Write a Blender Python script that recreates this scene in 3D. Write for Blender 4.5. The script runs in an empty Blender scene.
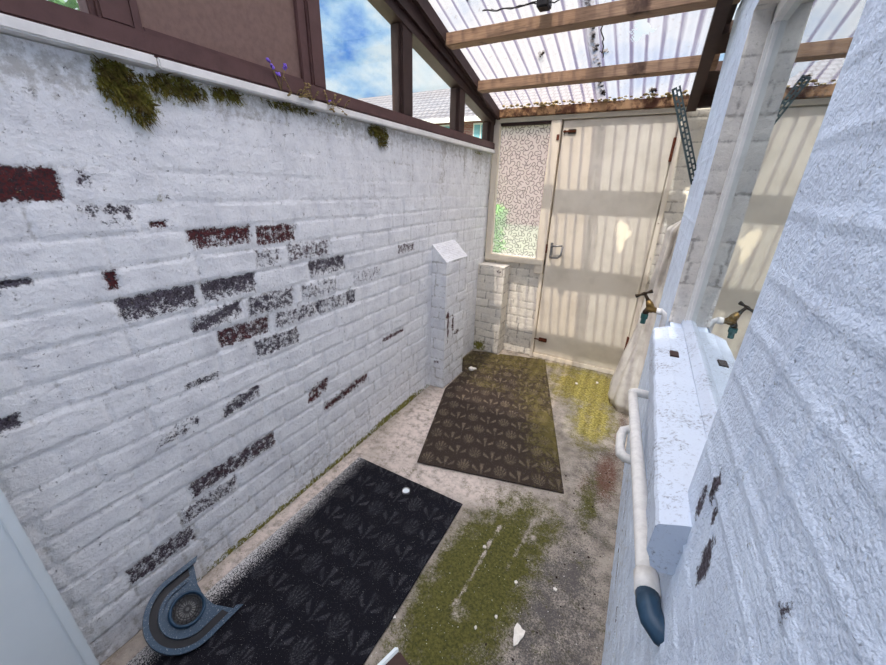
import bpy, bmesh, math, random
import numpy as np
from mathutils import Vector, Matrix
random.seed(7); RS = np.random.RandomState(11)
SC = bpy.context.scene; COL = SC.collection

# ------------------------------------------------------------------ helpers
def lin(r, g, b):
    f = lambda c: (c/12.92 if c <= .04045 else ((c+.055)/1.055)**2.4)
    return (f(r/255), f(g/255), f(b/255), 1)

class MB:
    """collects geometry for one mesh object"""
    def __init__(s): s.v = []; s.f = []
    def add(s, vs, fs):
        o = len(s.v); s.v += [tuple(v) for v in vs]; s.f += [tuple(i+o for i in f) for f in fs]; return s
    def box(s, x0, x1, y0, y1, z0, z1, bev=.003):
        bev = min(bev, (x1-x0)/3, (y1-y0)/3, (z1-z0)/3)
        bm = bmesh.new(); bmesh.ops.create_cube(bm, size=1)
        for v in bm.verts: v.co = ((x0+x1)/2+v.co.x*(x1-x0), (y0+y1)/2+v.co.y*(y1-y0), (z0+z1)/2+v.co.z*(z1-z0))
        if bev > 0: bmesh.ops.bevel(bm, geom=list(bm.edges), offset=bev, segments=2, affect='EDGES')
        return s.bm(bm)
    def bm(s, bm, mat=None):
        bm.verts.ensure_lookup_table(); bm.verts.index_update()
        vs = [(mat @ v.co if mat else v.co.copy()) for v in bm.verts]
        fs = [[v.index for v in f.verts] for f in bm.faces]; bm.free()
        return s.add(vs, fs)
    def prism(s, pts, axis, a0, a1):
        """polygon pts (2D) extruded along axis 0/1/2 from a0 to a1"""
        n = len(pts)
        def mk(p, a):
            q = list(p); q.insert(axis, a); return q
        vs = [mk(p, a0) for p in pts]+[mk(p, a1) for p in pts]
        fs = [tuple(range(n))[::-1], tuple(range(n, 2*n))]+[(i, (i+1) % n, n+(i+1) % n, n+i) for i in range(n)]
        return s.add(vs, fs)
    def tube(s, pts, r, seg=12, cap=True):
        pts = [Vector(p) for p in pts]; rr = r if isinstance(r, (list, tuple)) else [r]*len(pts)
        rings = []; prev = None
        for i, p in enumerate(pts):
            t = ((pts[min(i+1, len(pts)-1)]-p).normalized()+(p-pts[max(i-1, 0)]).normalized())
            if t.length < 1e-6: t = pts[-1]-pts[0]
            t.normalize()
            if prev is None:
                a = Vector((0, 0, 1)) if abs(t.z) < .9 else Vector((1, 0, 0)); n = t.cross(a).normalized()
            else: n = (prev-t*prev.dot(t)).normalized()
            prev = n; b = t.cross(n)
            rings.append([p+(n*math.cos(2*math.pi*k/seg)+b*math.sin(2*math.pi*k/seg))*rr[i] for k in range(seg)])
        vs = [v for R_ in rings for v in R_]; fs = []
        for i in range(len(pts)-1):
            for k in range(seg):
                a = i*seg+k; b = i*seg+(k+1) % seg; fs.append((a, b, b+seg, a+seg))
        if cap: fs += [tuple(range(seg))[::-1], tuple(range((len(pts)-1)*seg, len(pts)*seg))]
        return s.add(vs, fs)
    def blob(s, c, r, sub=2, jit=.15, sc=(1, 1, 1), seed=0):
        rnd = random.Random(seed); bm = bmesh.new(); bmesh.ops.create_icosphere(bm, subdivisions=sub, radius=r)
        for v in bm.verts:
            k = 1+rnd.uniform(-jit, jit); v.co = Vector((v.co.x*sc[0]*k, v.co.y*sc[1]*k, v.co.z*sc[2]*k))+Vector(c)
        return s.bm(bm)
    def build(s, name, mat, parent=None, smooth=False, origin=None):
        me = bpy.data.meshes.new(name); o0 = Vector(origin) if origin else Vector((0, 0, 0))
        me.from_pydata([tuple(Vector(v)-o0) for v in s.v], [], s.f); me.update()
        o = bpy.data.objects.new(name, me); COL.objects.link(o); o.location = o0
        bm = bmesh.new(); bm.from_mesh(me); bmesh.ops.recalc_face_normals(bm, faces=list(bm.faces)); bm.to_mesh(me); bm.free()
        if mat: me.materials.append(mat)
        if smooth:
            for p in me.polygons: p.use_smooth = True
        if parent:
            o.parent = parent; o.location = o0-wloc(parent)
        return o

def wloc(o):
    p = Vector((0, 0, 0))
    while o: p += Vector(o.location); o = o.parent
    return p
def tag(o, label, cat, group=None, kind=None):
    o['label'] = label; o['category'] = cat
    if group: o['group'] = group
    if kind: o['kind'] = kind
    return o
def empty(name, loc=(0, 0, 0)):
    o = bpy.data.objects.new(name, None); COL.objects.link(o); o.location = loc; o.empty_display_size = .05; return o
def struct(o, label, cat): return tag(o, label, cat, kind='structure')

# numpy noise -----------------------------------------------------
def vnoise(u, v, scale, seed=0):
    r = np.random.RandomState(seed); T = r.rand(256, 256)
    x = u*scale; y = v*scale; xi = np.floor(x).astype(int); yi = np.floor(y).astype(int)
    fx = x-xi; fy = y-yi; fx = fx*fx*(3-2*fx); fy = fy*fy*(3-2*fy)
    g = lambda a, b: T[a % 256, b % 256]
    return (g(xi, yi)*(1-fx)+g(xi+1, yi)*fx)*(1-fy)+(g(xi, yi+1)*(1-fx)+g(xi+1, yi+1)*fx)*fy
def fbm(u, v, scale, seed=0, oct=4):
    a = 0; w = .5; tot = 0
    for k in range(oct): a = a+w*vnoise(u, v, scale*2**k, seed+k); tot += w; w *= .5
    return a/tot
def sst(a, b, x): t = np.clip((x-a)/(b-a), 0, 1); return t*t*(3-2*t)

def grid_obj(name, P, mat, attrs=None, parent=None, keep=None, smooth=True, flip=False):
    """P: (nu,nv,3) array -> one mesh of quads, attrs: dict of (nu,nv) float arrays"""
    nu, nv, _ = P.shape; idx = np.arange(nu*nv).reshape(nu, nv)
    q = np.stack([idx[:-1, :-1], idx[1:, :-1], idx[1:, 1:], idx[:-1, 1:]], -1)
    if keep is not None: q = q[keep]
    q = q.reshape(-1, 4)
    if flip: q = q[:, ::-1]
    me = bpy.data.meshes.new(name)
    me.vertices.add(nu*nv); me.vertices.foreach_set('co', P.reshape(-1).astype(np.float32))
    me.loops.add(q.size); me.loops.foreach_set('vertex_index', q.reshape(-1).astype(np.int32))
    me.polygons.add(len(q)); me.polygons.foreach_set('loop_start', np.arange(0, q.size, 4, dtype=np.int32))
    me.update(calc_edges=True); me.validate()
    for k, a in (attrs or {}).items():
        at = me.attributes.new(k, 'FLOAT', 'POINT'); at.data.foreach_set('value', a.reshape(-1).astype(np.float32))
    if smooth: me.polygons.foreach_set('use_smooth', np.ones(len(me.polygons), bool))
    me.materials.append(mat)
    o = bpy.data.objects.new(name, me); COL.objects.link(o)
    if parent: o.parent = parent; o.location = -wloc(parent)
    if keep is not None:
        bm = bmesh.new(); bm.from_mesh(me); bmesh.ops.delete(bm, geom=[v for v in bm.verts if not v.link_faces], context='VERTS'); bm.to_mesh(me); bm.free()
    return o

# materials -------------------------------------------------------
class NT:
    def __init__(s, name):
        s.m = bpy.data.materials.new(name); s.m.use_nodes = True; s.t = s.m.node_tree; s.t.nodes.clear()
        s.out = s.n('ShaderNodeOutputMaterial')
    def n(s, typ, **kw):
        o = s.t.nodes.new(typ)
        for k, v in kw.items(): setattr(o, k, v)
        return o
    def l(s, a, b): s.t.links.new(a, b)
    def inp(s, sock, v):
        if hasattr(v, 'is_output'): s.l(v, sock)
        elif v is not None: sock.default_value = v
    def coord(s): return s.n('ShaderNodeTexCoord').outputs['Object']
    def mapped(s, scale): 
        m = s.n('ShaderNodeMapping'); s.l(s.coord(), m.inputs['Vector']); m.inputs['Scale'].default_value = scale; return m.outputs[0]
    def noise(s, scale, detail=4, rough=.6, vec=None, dist=0):
        o = s.n('ShaderNodeTexNoise'); s.l(vec if vec is not None else s.coord(), o.inputs['Vector'])
        o.inputs['Scale'].default_value = scale; o.inputs['Detail'].default_value = detail; o.inputs['Roughness'].default_value = rough; o.inputs['Distortion'].default_value = dist
        return o.outputs['Fac']
    def attr(s, name): return s.n('ShaderNodeAttribute', attribute_name=name).outputs['Fac']
    def math(s, op, a, b=None, c=None, clamp=False):
        o = s.n('ShaderNodeMath', operation=op, use_clamp=clamp); s.inp(o.inputs[0], a); s.inp(o.inputs[1], b)
        if c is not None: s.inp(o.inputs[2], c)
        return o.outputs[0]
    def ramp(s, x, a, b, lo=0, hi=1):
        o = s.n('ShaderNodeMapRange', interpolation_type='SMOOTHSTEP'); s.inp(o.inputs['Value'], x)
        o.inputs['From Min'].default_value = a; o.inputs['From Max'].default_value = b; o.inputs['To Min'].default_value = lo; o.inputs['To Max'].default_value = hi
        return o.outputs[0]
    def mix(s, f, a, b):
        o = s.n('ShaderNodeMix', data_type='RGBA'); s.inp(o.inputs['Factor'], f); s.inp(o.inputs[6], a); s.inp(o.inputs[7], b); return o.outputs[2]
    def bump(s, h, strength=.5, dist=.002, normal=None):
        o = s.n('ShaderNodeBump'); s.inp(o.inputs['Height'], h); o.inputs['Strength'].default_value = strength; o.inputs['Distance'].default_value = dist
        if normal is not None: s.l(normal, o.inputs['Normal'])
        return o.outputs[0]
    def bsdf(s, color, rough=.8, normal=None, metal=0, spec=.3):
        o = s.n('ShaderNodeBsdfPrincipled'); s.inp(o.inputs['Base Color'], color); s.inp(o.inputs['Roughness'], rough); s.inp(o.inputs['Metallic'], metal)
        o.inputs['Specular IOR Level'].default_value = spec
        if normal is not None: s.l(normal, o.inputs['Normal'])
        return o.outputs[0]
    def fin(s, sh): s.l(sh, s.out.inputs['Surface']); return s.m

def mat_simple(name, c, rough=.6, var=.25, scale=20, metal=0, bump=.2, c2=None, spec=.3):
    t = NT(name); n = t.noise(scale, 6, .65); c2 = c2 or tuple(x*(1-var) for x in c[:3])+(1,)
    return t.fin(t.bsdf(t.mix(t.ramp(n, .35, .7), c, c2), rough, t.bump(t.noise(scale*4, 4), bump, .002), metal, spec))

def mat_wall(name, paint, stucco_scale, stucco, dirtc=(150, 145, 135), fine=260, stain=(.80, .80, .82)):
    """white paint over brick; attributes: peel (bare brick), red (its hue), moss, dirt"""
    t = NT(name)
    pn = t.math('ADD', t.math('MULTIPLY', t.noise(48, 7, .75), .6), t.math('MULTIPLY', t.noise(210, 6, .75), .4)); peel = t.ramp(t.math('ADD', t.attr('peel'), t.math('MULTIPLY', t.math('SUBTRACT', pn, .5), 3.6)), .36, .66)
    base = t.mix(t.ramp(t.noise(9, 6, .7), .35, .75), paint, tuple(paint[i]*stain[i] for i in range(3))+(1,))
    dn = t.math('ADD', t.attr('dirt'), t.math('MULTIPLY', t.math('SUBTRACT', t.noise(38, 7, .72), .5), 3.2))
    base = t.mix(t.math('MULTIPLY', t.ramp(dn, .3, 1.1), .6), base, lin(*dirtc))
    fl = t.ramp(t.noise(150, 5, .75), .60, .70); base = t.mix(t.math('MULTIPLY', fl, .5), base, lin(120, 115, 112))
    brick = t.mix(t.ramp(t.math('ADD', t.attr('red'), t.math('MULTIPLY', t.math('SUBTRACT', t.noise(40, 4), .5), .6)), .3, .7), lin(92, 86, 96), lin(88, 32, 32))
    brick = t.mix(t.ramp(t.noise(160, 5, .7), .4, .62), brick, tuple(c*.3 for c in brick_dark)+(1,))
    base = t.mix(peel, base, brick)
    mn = t.math('ADD', t.attr('moss'), t.math('MULTIPLY', t.math('SUBTRACT', t.noise(60, 7, .75), .5), 3.0))
    mossc = t.mix(t.noise(45, 5, .7), lin(62, 52, 26), lin(142, 140, 52))
    base = t.mix(t.ramp(mn, .38, .75), base, mossc)
    h = t.math('ADD', t.math('MULTIPLY', t.noise(stucco_scale, 2, .5), stucco), t.math('MULTIPLY', t.noise(fine, 3, .6), stucco*.45))
    h = t.math('SUBTRACT', h, t.math('MULTIPLY', peel, .45))
    return t.fin(t.bsdf(base, .75, t.bump(h, .8, .006)))
brick_dark = lin(80, 70, 78)[:3]

M = {}
M['wall_l'] = mat_wall('paint_left_wall', lin(232, 233, 234), 90, .55)
M['wall_r'] = mat_wall('paint_house_wall', lin(216, 229, 246), 165, .62, fine=340)  # blue of the sky's light is put into this white paint
M['reveal'] = mat_wall('paint_reveal', lin(226, 220, 211), 90, .7, (120, 112, 104))
M['wall_f'] = mat_wall('paint_far_wall', lin(232, 226, 212), 70, .5, (120, 112, 100))
M['brown'] = mat_simple('brown_paint_timber', lin(92, 66, 64), .55, .25, 14, bump=.25)
M['brownd'] = mat_simple('dark_brown_timber', lin(62, 44, 40), .6, .35, 12, bump=.3)
M['panel'] = mat_simple('brown_panel', lin(122, 98, 90), .55, .2, 60, bump=.2)
M['white'] = mat_simple('white_trim', lin(232, 230, 226), .5, .12, 16, bump=.15)
M['pvc'] = mat_simple('white_plastic', lin(222, 230, 232), .35, .04, 4, bump=.02)
M['pipe'] = mat_simple('painted_pipe', lin(222, 220, 216), .5, .16, 45, bump=.5)
M['black'] = mat_simple('black_plastic', lin(28, 28, 32), .45, .3, 30, bump=.1)
M['steel'] = mat_simple('dull_steel', lin(140, 140, 138), .4, .3, 60, metal=.7, bump=.1)
M['rust'] = mat_simple('rusty_iron', lin(110, 58, 36), .8, .5, 80, metal=.2, bump=.4)
M['zinc'] = mat_simple('dark_zinc', lin(74, 86, 86), .5, .3, 60, metal=.4, bump=.2)
M['brass'] = mat_simple('tarnished_brass', lin(140, 112, 66), .4, .5, 90, metal=.7, bump=.2)
M['bronze'] = mat_simple('dark_bronze', lin(62, 50, 36), .45, .4, 90, metal=.6, bump=.2)
M['teal'] = mat_simple('green_plastic', lin(48, 92, 88), .45, .3, 60, bump=.1)
M['bluep'] = mat_simple('blue_grey_plastic', lin(44, 70, 92), .4, .3, 30, bump=.15)
M['flake'] = mat_simple('paint_flake', lin(232, 226, 216), .8, .1, 60, bump=.3)
M['choc'] = mat_simple('brown_block', lin(62, 40, 34), .6, .3, 60, bump=.2)
M['stem'] = mat_simple('dry_stem', lin(150, 130, 86), .8, .4, 60, bump=.1)
M['petal'] = mat_simple('purple_petal', lin(122, 92, 200), .6, .2, 80, bump=.05)
M['leafm'] = mat_simple('leaf_green', lin(150, 240, 40), .55, .35, 18, bump=.1)
M['leafd'] = mat_simple('dull_leaf_green', lin(92, 132, 70), .55, .45, 18, bump=.1)
M['mossm'] = mat_simple('moss_tuft', lin(112, 106, 40), .9, .5, 40, bump=.3, c2=lin(74, 56, 30))
M['debris'] = mat_simple('leaf_litter', lin(58, 46, 38), .9, .4, 60, bump=.3)
M['cream'] = mat_simple('cream_trim', lin(226, 216, 196), .6, .1, 20, bump=.25)

def mat_wood_beam():
    t = NT('weathered_roof_timber'); v = t.mapped((2.5, 60, 60)); n = t.noise(3, 6, .7, v); n2 = t.noise(5, 5, .6)
    c = t.mix(t.ramp(n, .3, .72), lin(158, 128, 102), lin(116, 90, 72)); c = t.mix(t.ramp(n2, .58, .72), c, lin(66, 46, 36))
    return t.fin(t.bsdf(c, .75, t.bump(n, .4, .002)))
M['beam'] = mat_wood_beam()
def mat_plate():
    t = NT('stained_plate_timber'); n = t.noise(11, 7, .75); c = t.mix(t.ramp(n, .42, .6), lin(76, 44, 28), lin(168, 132, 96)); c = t.mix(t.ramp(t.noise(26, 5, .7), .55, .7), c, lin(44, 26, 18))
    return t.fin(t.bsdf(c, .8, t.bump(n, .5, .004)))
M['plate'] = mat_plate()
def mat_door():
    t = NT('cream_door_paint'); n = t.noise(5, 5, .6); c = t.mix(t.ramp(n, .4, .75), lin(222, 212, 194), lin(206, 196, 178))
    c = t.mix(t.ramp(t.noise(95, 5, .75), .71, .78), c, lin(140, 126, 104))
    return t.fin(t.bsdf(c, .5, t.bump(t.noise(120, 3), .12, .001)))
M['door'] = mat_door()
def mat_frame_rot():
    t = NT('flaking_frame_paint'); c = t.mix(t.ramp(t.noise(30, 7, .75), .6, .72), lin(222, 211, 192), lin(112, 88, 66))
    return t.fin(t.bsdf(c, .7, t.bump(t.noise(60, 5), .4, .002)))
M['frame'] = mat_frame_rot()
def mat_sill():
    t = NT('painted_concrete'); n = t.noise(110, 6, .75)
    m = t.math('ADD', n, t.math('MULTIPLY', t.math('SUBTRACT', t.noise(9, 4), .5), .45))
    c = t.mix(t.ramp(m, .52, .70), lin(196, 206, 220), lin(132, 136, 146))
    return t.fin(t.bsdf(c, .75, t.bump(n, .5, .003)))
M['sill'] = mat_sill()
def mat_floor():
    t = NT('concrete_floor'); g = t.noise(170, 7, .75); big = t.noise(11, 6, .65)
    c = t.mix(t.ramp(big, .35, .7), lin(168, 158, 146), lin(126, 118, 108))
    gn = t.math('MULTIPLY', t.math('SUBTRACT', g, .5), 4.2)
    dk = t.ramp(t.math('ADD', t.math('ADD', t.attr('dark'), gn), t.math('MULTIPLY', t.math('SUBTRACT', big, .5), 1.6)), .15, 1.1)
    c = t.mix(dk, c, lin(88, 84, 82))
    c = t.mix(t.math('MULTIPLY', t.attr('pale'), t.ramp(t.noise(24, 6, .7), .3, .6)), c, lin(216, 202, 192))
    rd = t.ramp(t.math('ADD', t.attr('red'), t.math('MULTIPLY', gn, .6)), .3, .9); c = t.mix(rd, c, lin(104, 72, 58))
    ms = t.ramp(t.math('ADD', t.math('ADD', t.attr('moss'), t.math('MULTIPLY', gn, .5)), t.math('MULTIPLY', t.math('SUBTRACT', t.noise(14, 7, .72), .5), 2.4)), .05, .8)
    mc = t.mix(t.attr('lime'), t.mix(t.ramp(t.noise(90, 6, .75), .35, .65), lin(58, 58, 24), lin(98, 96, 44)), t.mix(t.ramp(t.noise(70, 6, .75), .35, .65), lin(92, 86, 32), lin(166, 152, 82)))
    c = t.mix(ms, c, mc)
    c = t.mix(t.ramp(t.noise(120, 3, .6), .70, .72), c, lin(230, 228, 222))
    c = t.mix(t.ramp(t.noise(80, 4, .6), .68, .70), c, lin(60, 50, 44))
    return t.fin(t.bsdf(c, .85, t.bump(t.math('ADD', g, t.math('MULTIPLY', ms, .4)), .7, .004)))
M['floor'] = mat_floor()
def mat_mat(name, base, motif, mossy):
    t = NT(name); g = t.noise(260, 5, .7)
    c = t.mix(t.math('MULTIPLY', t.attr('motif'), t.math('MULTIPLY', t.ramp(t.noise(300, 4, .7), .40, .60), t.ramp(t.noise(18, 4, .6), .3, .6, .35, 1))), base, motif)
    c = t.mix(t.ramp(g, .55, .8, 0, .35), c, tuple(x*1.9 for x in base[:3])+(1,))
    if mossy:
        ms = t.ramp(t.math('ADD', t.attr('moss'), t.math('MULTIPLY', t.math('SUBTRACT', t.noise(45, 7, .75), .5), 3.2)), .2, 1.2)
        c = t.mix(t.math('MULTIPLY', ms, .72), c, lin(102, 94, 52))
    d = t.ramp(t.math('ADD', t.attr('dust'), t.math('MULTIPLY', t.math('SUBTRACT', t.noise(230, 5, .8), .5), 3.4)), .56, .9)
    c = t.mix(d, c, lin(196, 194, 192))
    c = t.mix(t.ramp(t.noise(130, 3, .6), .71, .74), c, lin(170, 168, 164))
    return t.fin(t.bsdf(c, .95, t.bump(g, .4, .002), spec=.05))
M['mat_near'] = mat_mat('charcoal_mat', lin(26, 26, 31), lin(80, 80, 84), False)
M['mat_far'] = mat_mat('brown_grey_mat', lin(58, 50, 45), lin(142, 128, 108), True)

def glassy(name, tint, gl, rough=.0, dirt=0):
    t = NT(name); tr = t.n('ShaderNodeBsdfTransparent'); tr.inputs['Color'].default_value = tint
    g = t.n('ShaderNodeBsdfGlossy'); g.inputs['Roughness'].default_value = rough; g.inputs['Color'].default_value = (.92, .95, .95, 1)
    m = t.n('ShaderNodeMixShader'); m.inputs[0].default_value = gl; t.l(tr.outputs[0], m.inputs[1]); t.l(g.outputs[0], m.inputs[2]); sh = m.outputs[0]
    if dirt:
        df = t.n('ShaderNodeBsdfDiffuse'); df.inputs['Color'].default_value = lin(150, 140, 120)
        m2 = t.n('ShaderNodeMixShader'); t.l(t.math('MULTIPLY', t.ramp(t.noise(45, 7, .75), .62, .8), dirt), m2.inputs[0]); t.l(sh, m2.inputs[1]); t.l(df.outputs[0], m2.inputs[2]); sh = m2.outputs[0]
    return t.fin(sh)
M['glass'] = glassy('clear_glass', (.95, .97, .97, 1), .05, dirt=.6)
M['mirror_glass'] = glassy('dark_window_glass', (.5, .55, .55, 1), .78)
def mat_roof(name, tint, transl):
    t = NT(name); sep = t.n('ShaderNodeSeparateXYZ'); t.l(t.coord(), sep.inputs[0])
    ph = t.math('MULTIPLY', sep.outputs['X'], 2*math.pi/.0762)
    w = t.math('SINE', ph); w2 = t.math('SINE', t.math('MULTIPLY', ph, 2))
    st = t.noise(1, 5, .7, t.mapped((55, 2.2, 1)))
    d = t.math('ADD', t.math('ADD', t.math('MULTIPLY', w, .62), t.math('MULTIPLY', w2, .22)), t.math('MULTIPLY', t.math('SUBTRACT', st, .5), 1.6))
    dirt = t.ramp(d, .0, .8); sp = t.ramp(t.noise(34, 7, .78), .56, .68)
    col = t.mix(dirt, tint, lin(128, 122, 148)); col = t.mix(t.math('MULTIPLY', sp, .55), col, lin(120, 100, 84))
    tr = t.n('ShaderNodeBsdfTransparent'); t.l(col, tr.inputs['Color'])
    tl = t.n('ShaderNodeBsdfTranslucent'); t.l(t.mix(dirt, lin(138, 135, 136), lin(78, 73, 88)), tl.inputs['Color'])
    gl = t.n('ShaderNodeBsdfGlossy'); gl.inputs['Roughness'].default_value = .25
    m = t.n('ShaderNodeMixShader'); t.l(t.math('ADD', transl, t.math('MULTIPLY', dirt, .2)), m.inputs[0]); t.l(tr.outputs[0], m.inputs[1]); t.l(tl.outputs[0], m.inputs[2])
    m2 = t.n('ShaderNodeMixShader'); m2.inputs[0].default_value = .04; t.l(m.outputs[0], m2.inputs[1]); t.l(gl.outputs[0], m2.inputs[2])
    return t.fin(m2.outputs[0])
M['roofA'] = mat_roof('milky_corrugated_sheet', lin(222, 218, 220), .36)
M['roofB'] = mat_roof('clear_corrugated_sheet', lin(206, 212, 226), .32)
def mat_obscure():
    t = NT('obscure_glass'); line = t.attr('stroke')
    tr = t.n('ShaderNodeBsdfTransparent'); t.l(t.mix(line, lin(222, 220, 228), lin(110, 108, 118)), tr.inputs['Color'])
    tl = t.n('ShaderNodeBsdfTranslucent'); t.l(t.mix(line, lin(188, 185, 190), lin(96, 92, 98)), tl.inputs['Color'])
    gl = t.n('ShaderNodeBsdfGlossy'); gl.inputs['Roughness'].default_value = .15
    t.l(t.bump(line, .7, .004), gl.inputs['Normal'])
    m = t.n('ShaderNodeMixShader'); m.inputs[0].default_value = .52; t.l(tr.outputs[0], m.inputs[1]); t.l(tl.outputs[0], m.inputs[2])
    m2 = t.n('ShaderNodeMixShader'); m2.inputs[0].default_value = .08; t.l(m.outputs[0], m2.inputs[1]); t.l(gl.outputs[0], m2.inputs[2])
    return t.fin(m2.outputs[0])
M['obscure'] = mat_obscure()
def mat_sheet():
    t = NT('milky_plastic_sheet'); d = t.bsdf(t.mix(t.ramp(t.noise(14, 5), .4, .7), lin(228, 222, 212), lin(196, 188, 178)), .35, t.bump(t.noise(26, 5, .6), .35, .006))
    tl = t.n('ShaderNodeBsdfTranslucent'); tl.inputs['Color'].default_value = lin(236, 230, 218)
    m = t.n('ShaderNodeMixShader'); m.inputs[0].default_value = .3; t.l(d, m.inputs[1]); t.l(tl.outputs[0], m.inputs[2]); return t.fin(m.outputs[0])
M['sheet'] = mat_sheet()
def mat_courses(name, a, b, sz, mortar, bw, bh):
    t = NT(name); br = t.n('ShaderNodeTexBrick'); m = t.n('ShaderNodeMapping'); m.inputs['Rotation'].default_value = (math.pi/2, 0, 0); t.l(t.coord(), m.inputs[0]); t.l(m.outputs[0], br.inputs['Vector'])
    br.inputs['Color1'].default_value = a; br.inputs['Color2'].default_value = b; br.inputs['Mortar'].default_value = mortar; br.inputs['Scale'].default_value = 1
    br.inputs['Brick Width'].default_value = bw; br.inputs['Row Height'].default_value = bh; br.inputs['Mortar Size'].default_value = sz
    return t.fin(t.bsdf(br.outputs['Color'], .85))
M['hbrick'] = mat_courses('red_house_brick', lin(140, 76, 68), lin(124, 64, 56), .012, lin(140, 124, 116), .22, .075)
M['tile'] = mat_courses('grey_roof_tiles', lin(98, 95, 99), lin(86, 84, 90), .03, lin(52, 50, 56), .3, .22)
M['hglass'] = mat_simple('house_window_glass', lin(120, 170, 182), .1, .2, 2, bump=0)
M['grass'] = mat_simple('garden_ground', lin(120, 124, 96), .9, .3, 3, bump=.2)
M['indoor'] = mat_simple('room_plaster', lin(120, 124, 124), .9, .1, 5, bump=.05)

# ------------------------------------------------------------------ measurements (metres, x right, y to far wall, z up)
W, FY = 1.444, 3.2
zr = lambda y: 2.40-.27*(y-1.957)            # underside of the roof sheets
zl = lambda y: 2.233-.2055*(y-1.885)          # lower edge of the sloping head rail

# ------------------------------------------------------------------ brick relief
def bricks(U, V, joints, seed, forced=(), L=.225, u0=-1.0, u1=4.0, wob=.004):
    """U,V 2D coords -> distance to nearest joint, random value per brick"""
    r = random.Random(seed)
    V2 = V+wob*(vnoise(U, V, 9, seed)-.5)*2+.010*(vnoise(U, V*0, 1.3, seed+5)-.5); U2 = U+wob*(vnoise(U, V, 11, seed+3)-.5)*2
    J = np.array(joints); k = np.clip(np.searchsorted(J, V2)-1, 0, len(J)-2)
    dv = np.minimum(V2-J[k], J[k+1]-V2); dv = np.where((V2 < J[0]) | (V2 > J[-1]), .05, dv)
    du = np.full(U.shape, .05); rv = np.zeros(U.shape)
    for c in range(len(J)-1):
        fx = sorted([f for f in forced if J[c] <= f[2] < J[c+1]]); edges = []; pos = u0+r.uniform(-.1, .1); fi = 0
        targets = sorted(set([f[0] for f in fx]+[f[1] for f in fx]))
        for tgt in targets+[u1]:
            while tgt-pos > L*1.35:
                pos += (L*.5 if r.random() < .18 else L)*r.uniform(.96, 1.04); edges.append(pos)
            if tgt < u1 and tgt > pos: edges.append(tgt); pos = tgt
        e = np.array(edges); m = k == c; uu = U2[m]; i = np.clip(np.searchsorted(e, uu), 1, len(e)-1)
        du[m] = np.minimum(np.abs(uu-e[i-1]), np.abs(e[i]-uu)); rv[m] = (np.sin(i*12.9898+c*78.233+seed)*43758.5453) % 1
    return np.minimum(np.abs(dv), du*.7), rv

LJ = [.03, .11, .195, .28, .366, .452, .5378, .624, .7101, .80, .90, .985, 1.075, 1.165, 1.253, 1.337, 1.42, 1.508, 1.6, 1.69, 1.785]
# bare-brick patches on the left wall: y0,y1,z0,z1,strength,redness,shape
PT = [(.18, .385, 1.425, 1.50, .95, .95, 'f'), (.40, .52, 1.35, 1.415, .62, .1, 'c'), (.549, .60, 1.347, 1.368, .8, .9, 'f'), (.646, .866, 1.262, 1.333, .8, .85, 't'), (.886, 1.068, 1.258, 1.33, .68, .8, 'f'),
      (.41, .438, 1.19, 1.24, .9, .9, 'f'), (.418, .635, 1.08, 1.16, .85, .1, 't'), (.653, .852, 1.085, 1.16, .85, .1, 't'), (.59, .784, .992, 1.07, .62, .2, 'd'), (.804, 1.02, .992, 1.07, .58, .3, 'f'), (.671, .882, .905, .98, .66, .6, 'f'),
      (.802, 1.018, .81, .89, .55, .15, 'f'), (1.017, 1.249, 1.172, 1.248, .48, .5, 'f'), (1.117, 1.341, 1.082, 1.16, .75, .05, 't'), (.903, 1.125, .908, .978, .5, .25, 'f'), (1.125, 1.17, .908, .978, .6, .7, 'f'), (1.14, 1.365, .905, .978, .45, .2, 'f'), (1.33, 1.40, .905, .978, .62, .3, 'f'),
      (.628, .79, .632, .705, .6, .1, 'd'), (1.61, 1.843, .585, .618, .62, 1, 'f'), (1.018, 1.16, .47, .57, .6, 1, 'd'), (1.113, 1.466, .38, .45, .62, 1, 'd'), (.10, .16, .895, .93, .85, .1, 'f'), (.457, .822, .375, .448, .66, .45, 'f'), (.218, .429, .2, .277, .62, .4, 'f'), (.40, .62, .29, .36, .5, .4, 'f'),
      (1.795, 1.97, 1.10, 1.16, .5, .6, 'f'), (.20, .272, 1.235, 1.253, .95, .2, 'f'), (.42, .44, 1.455, 1.50, .7, .4, 'f'), (1.40, 1.62, .99, 1.07, .36, .2, 'f'), (.86, .98, 1.17, 1.25, .42, .4, 'f'), (1.06, 1.28, .99, 1.07, .40, .1, 'f'), (.53, .65, .80, .83, .55, .1, 'f'), (.40, .55, .64, .70, .4, .2, 'd')]

def wall_attrs(Y, Z, pts):
    peel = np.full(Y.shape, .12); red = np.full(Y.shape, .3)
    for y0, y1, z0, z1, s_, r_, sh in pts:
        dx = np.minimum(Y-y0, y1-Y); dz = np.minimum(Z-z0, z1-Z); d = np.minimum(dx, dz)
        m = sst(-.012, .012, d)
        t = np.clip((Z-z0)/(z1-z0), 0, 1); u = np.clip((Y-y0)/(y1-y0), 0, 1)
        if sh == 't': m = m*(.45+.7*t)
        if sh == 'c': m = m*np.clip(.2+t*.9+u*.5-.3, 0, 1.1)
        if sh == 'd': m = m*np.clip(1.25-.7*np.abs(t-(.15+.7*u))*2, .25, 1.15)
        peel = np.maximum(peel, m*s_); red = np.where(m > .2, r_, red)
    return peel, red

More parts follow.
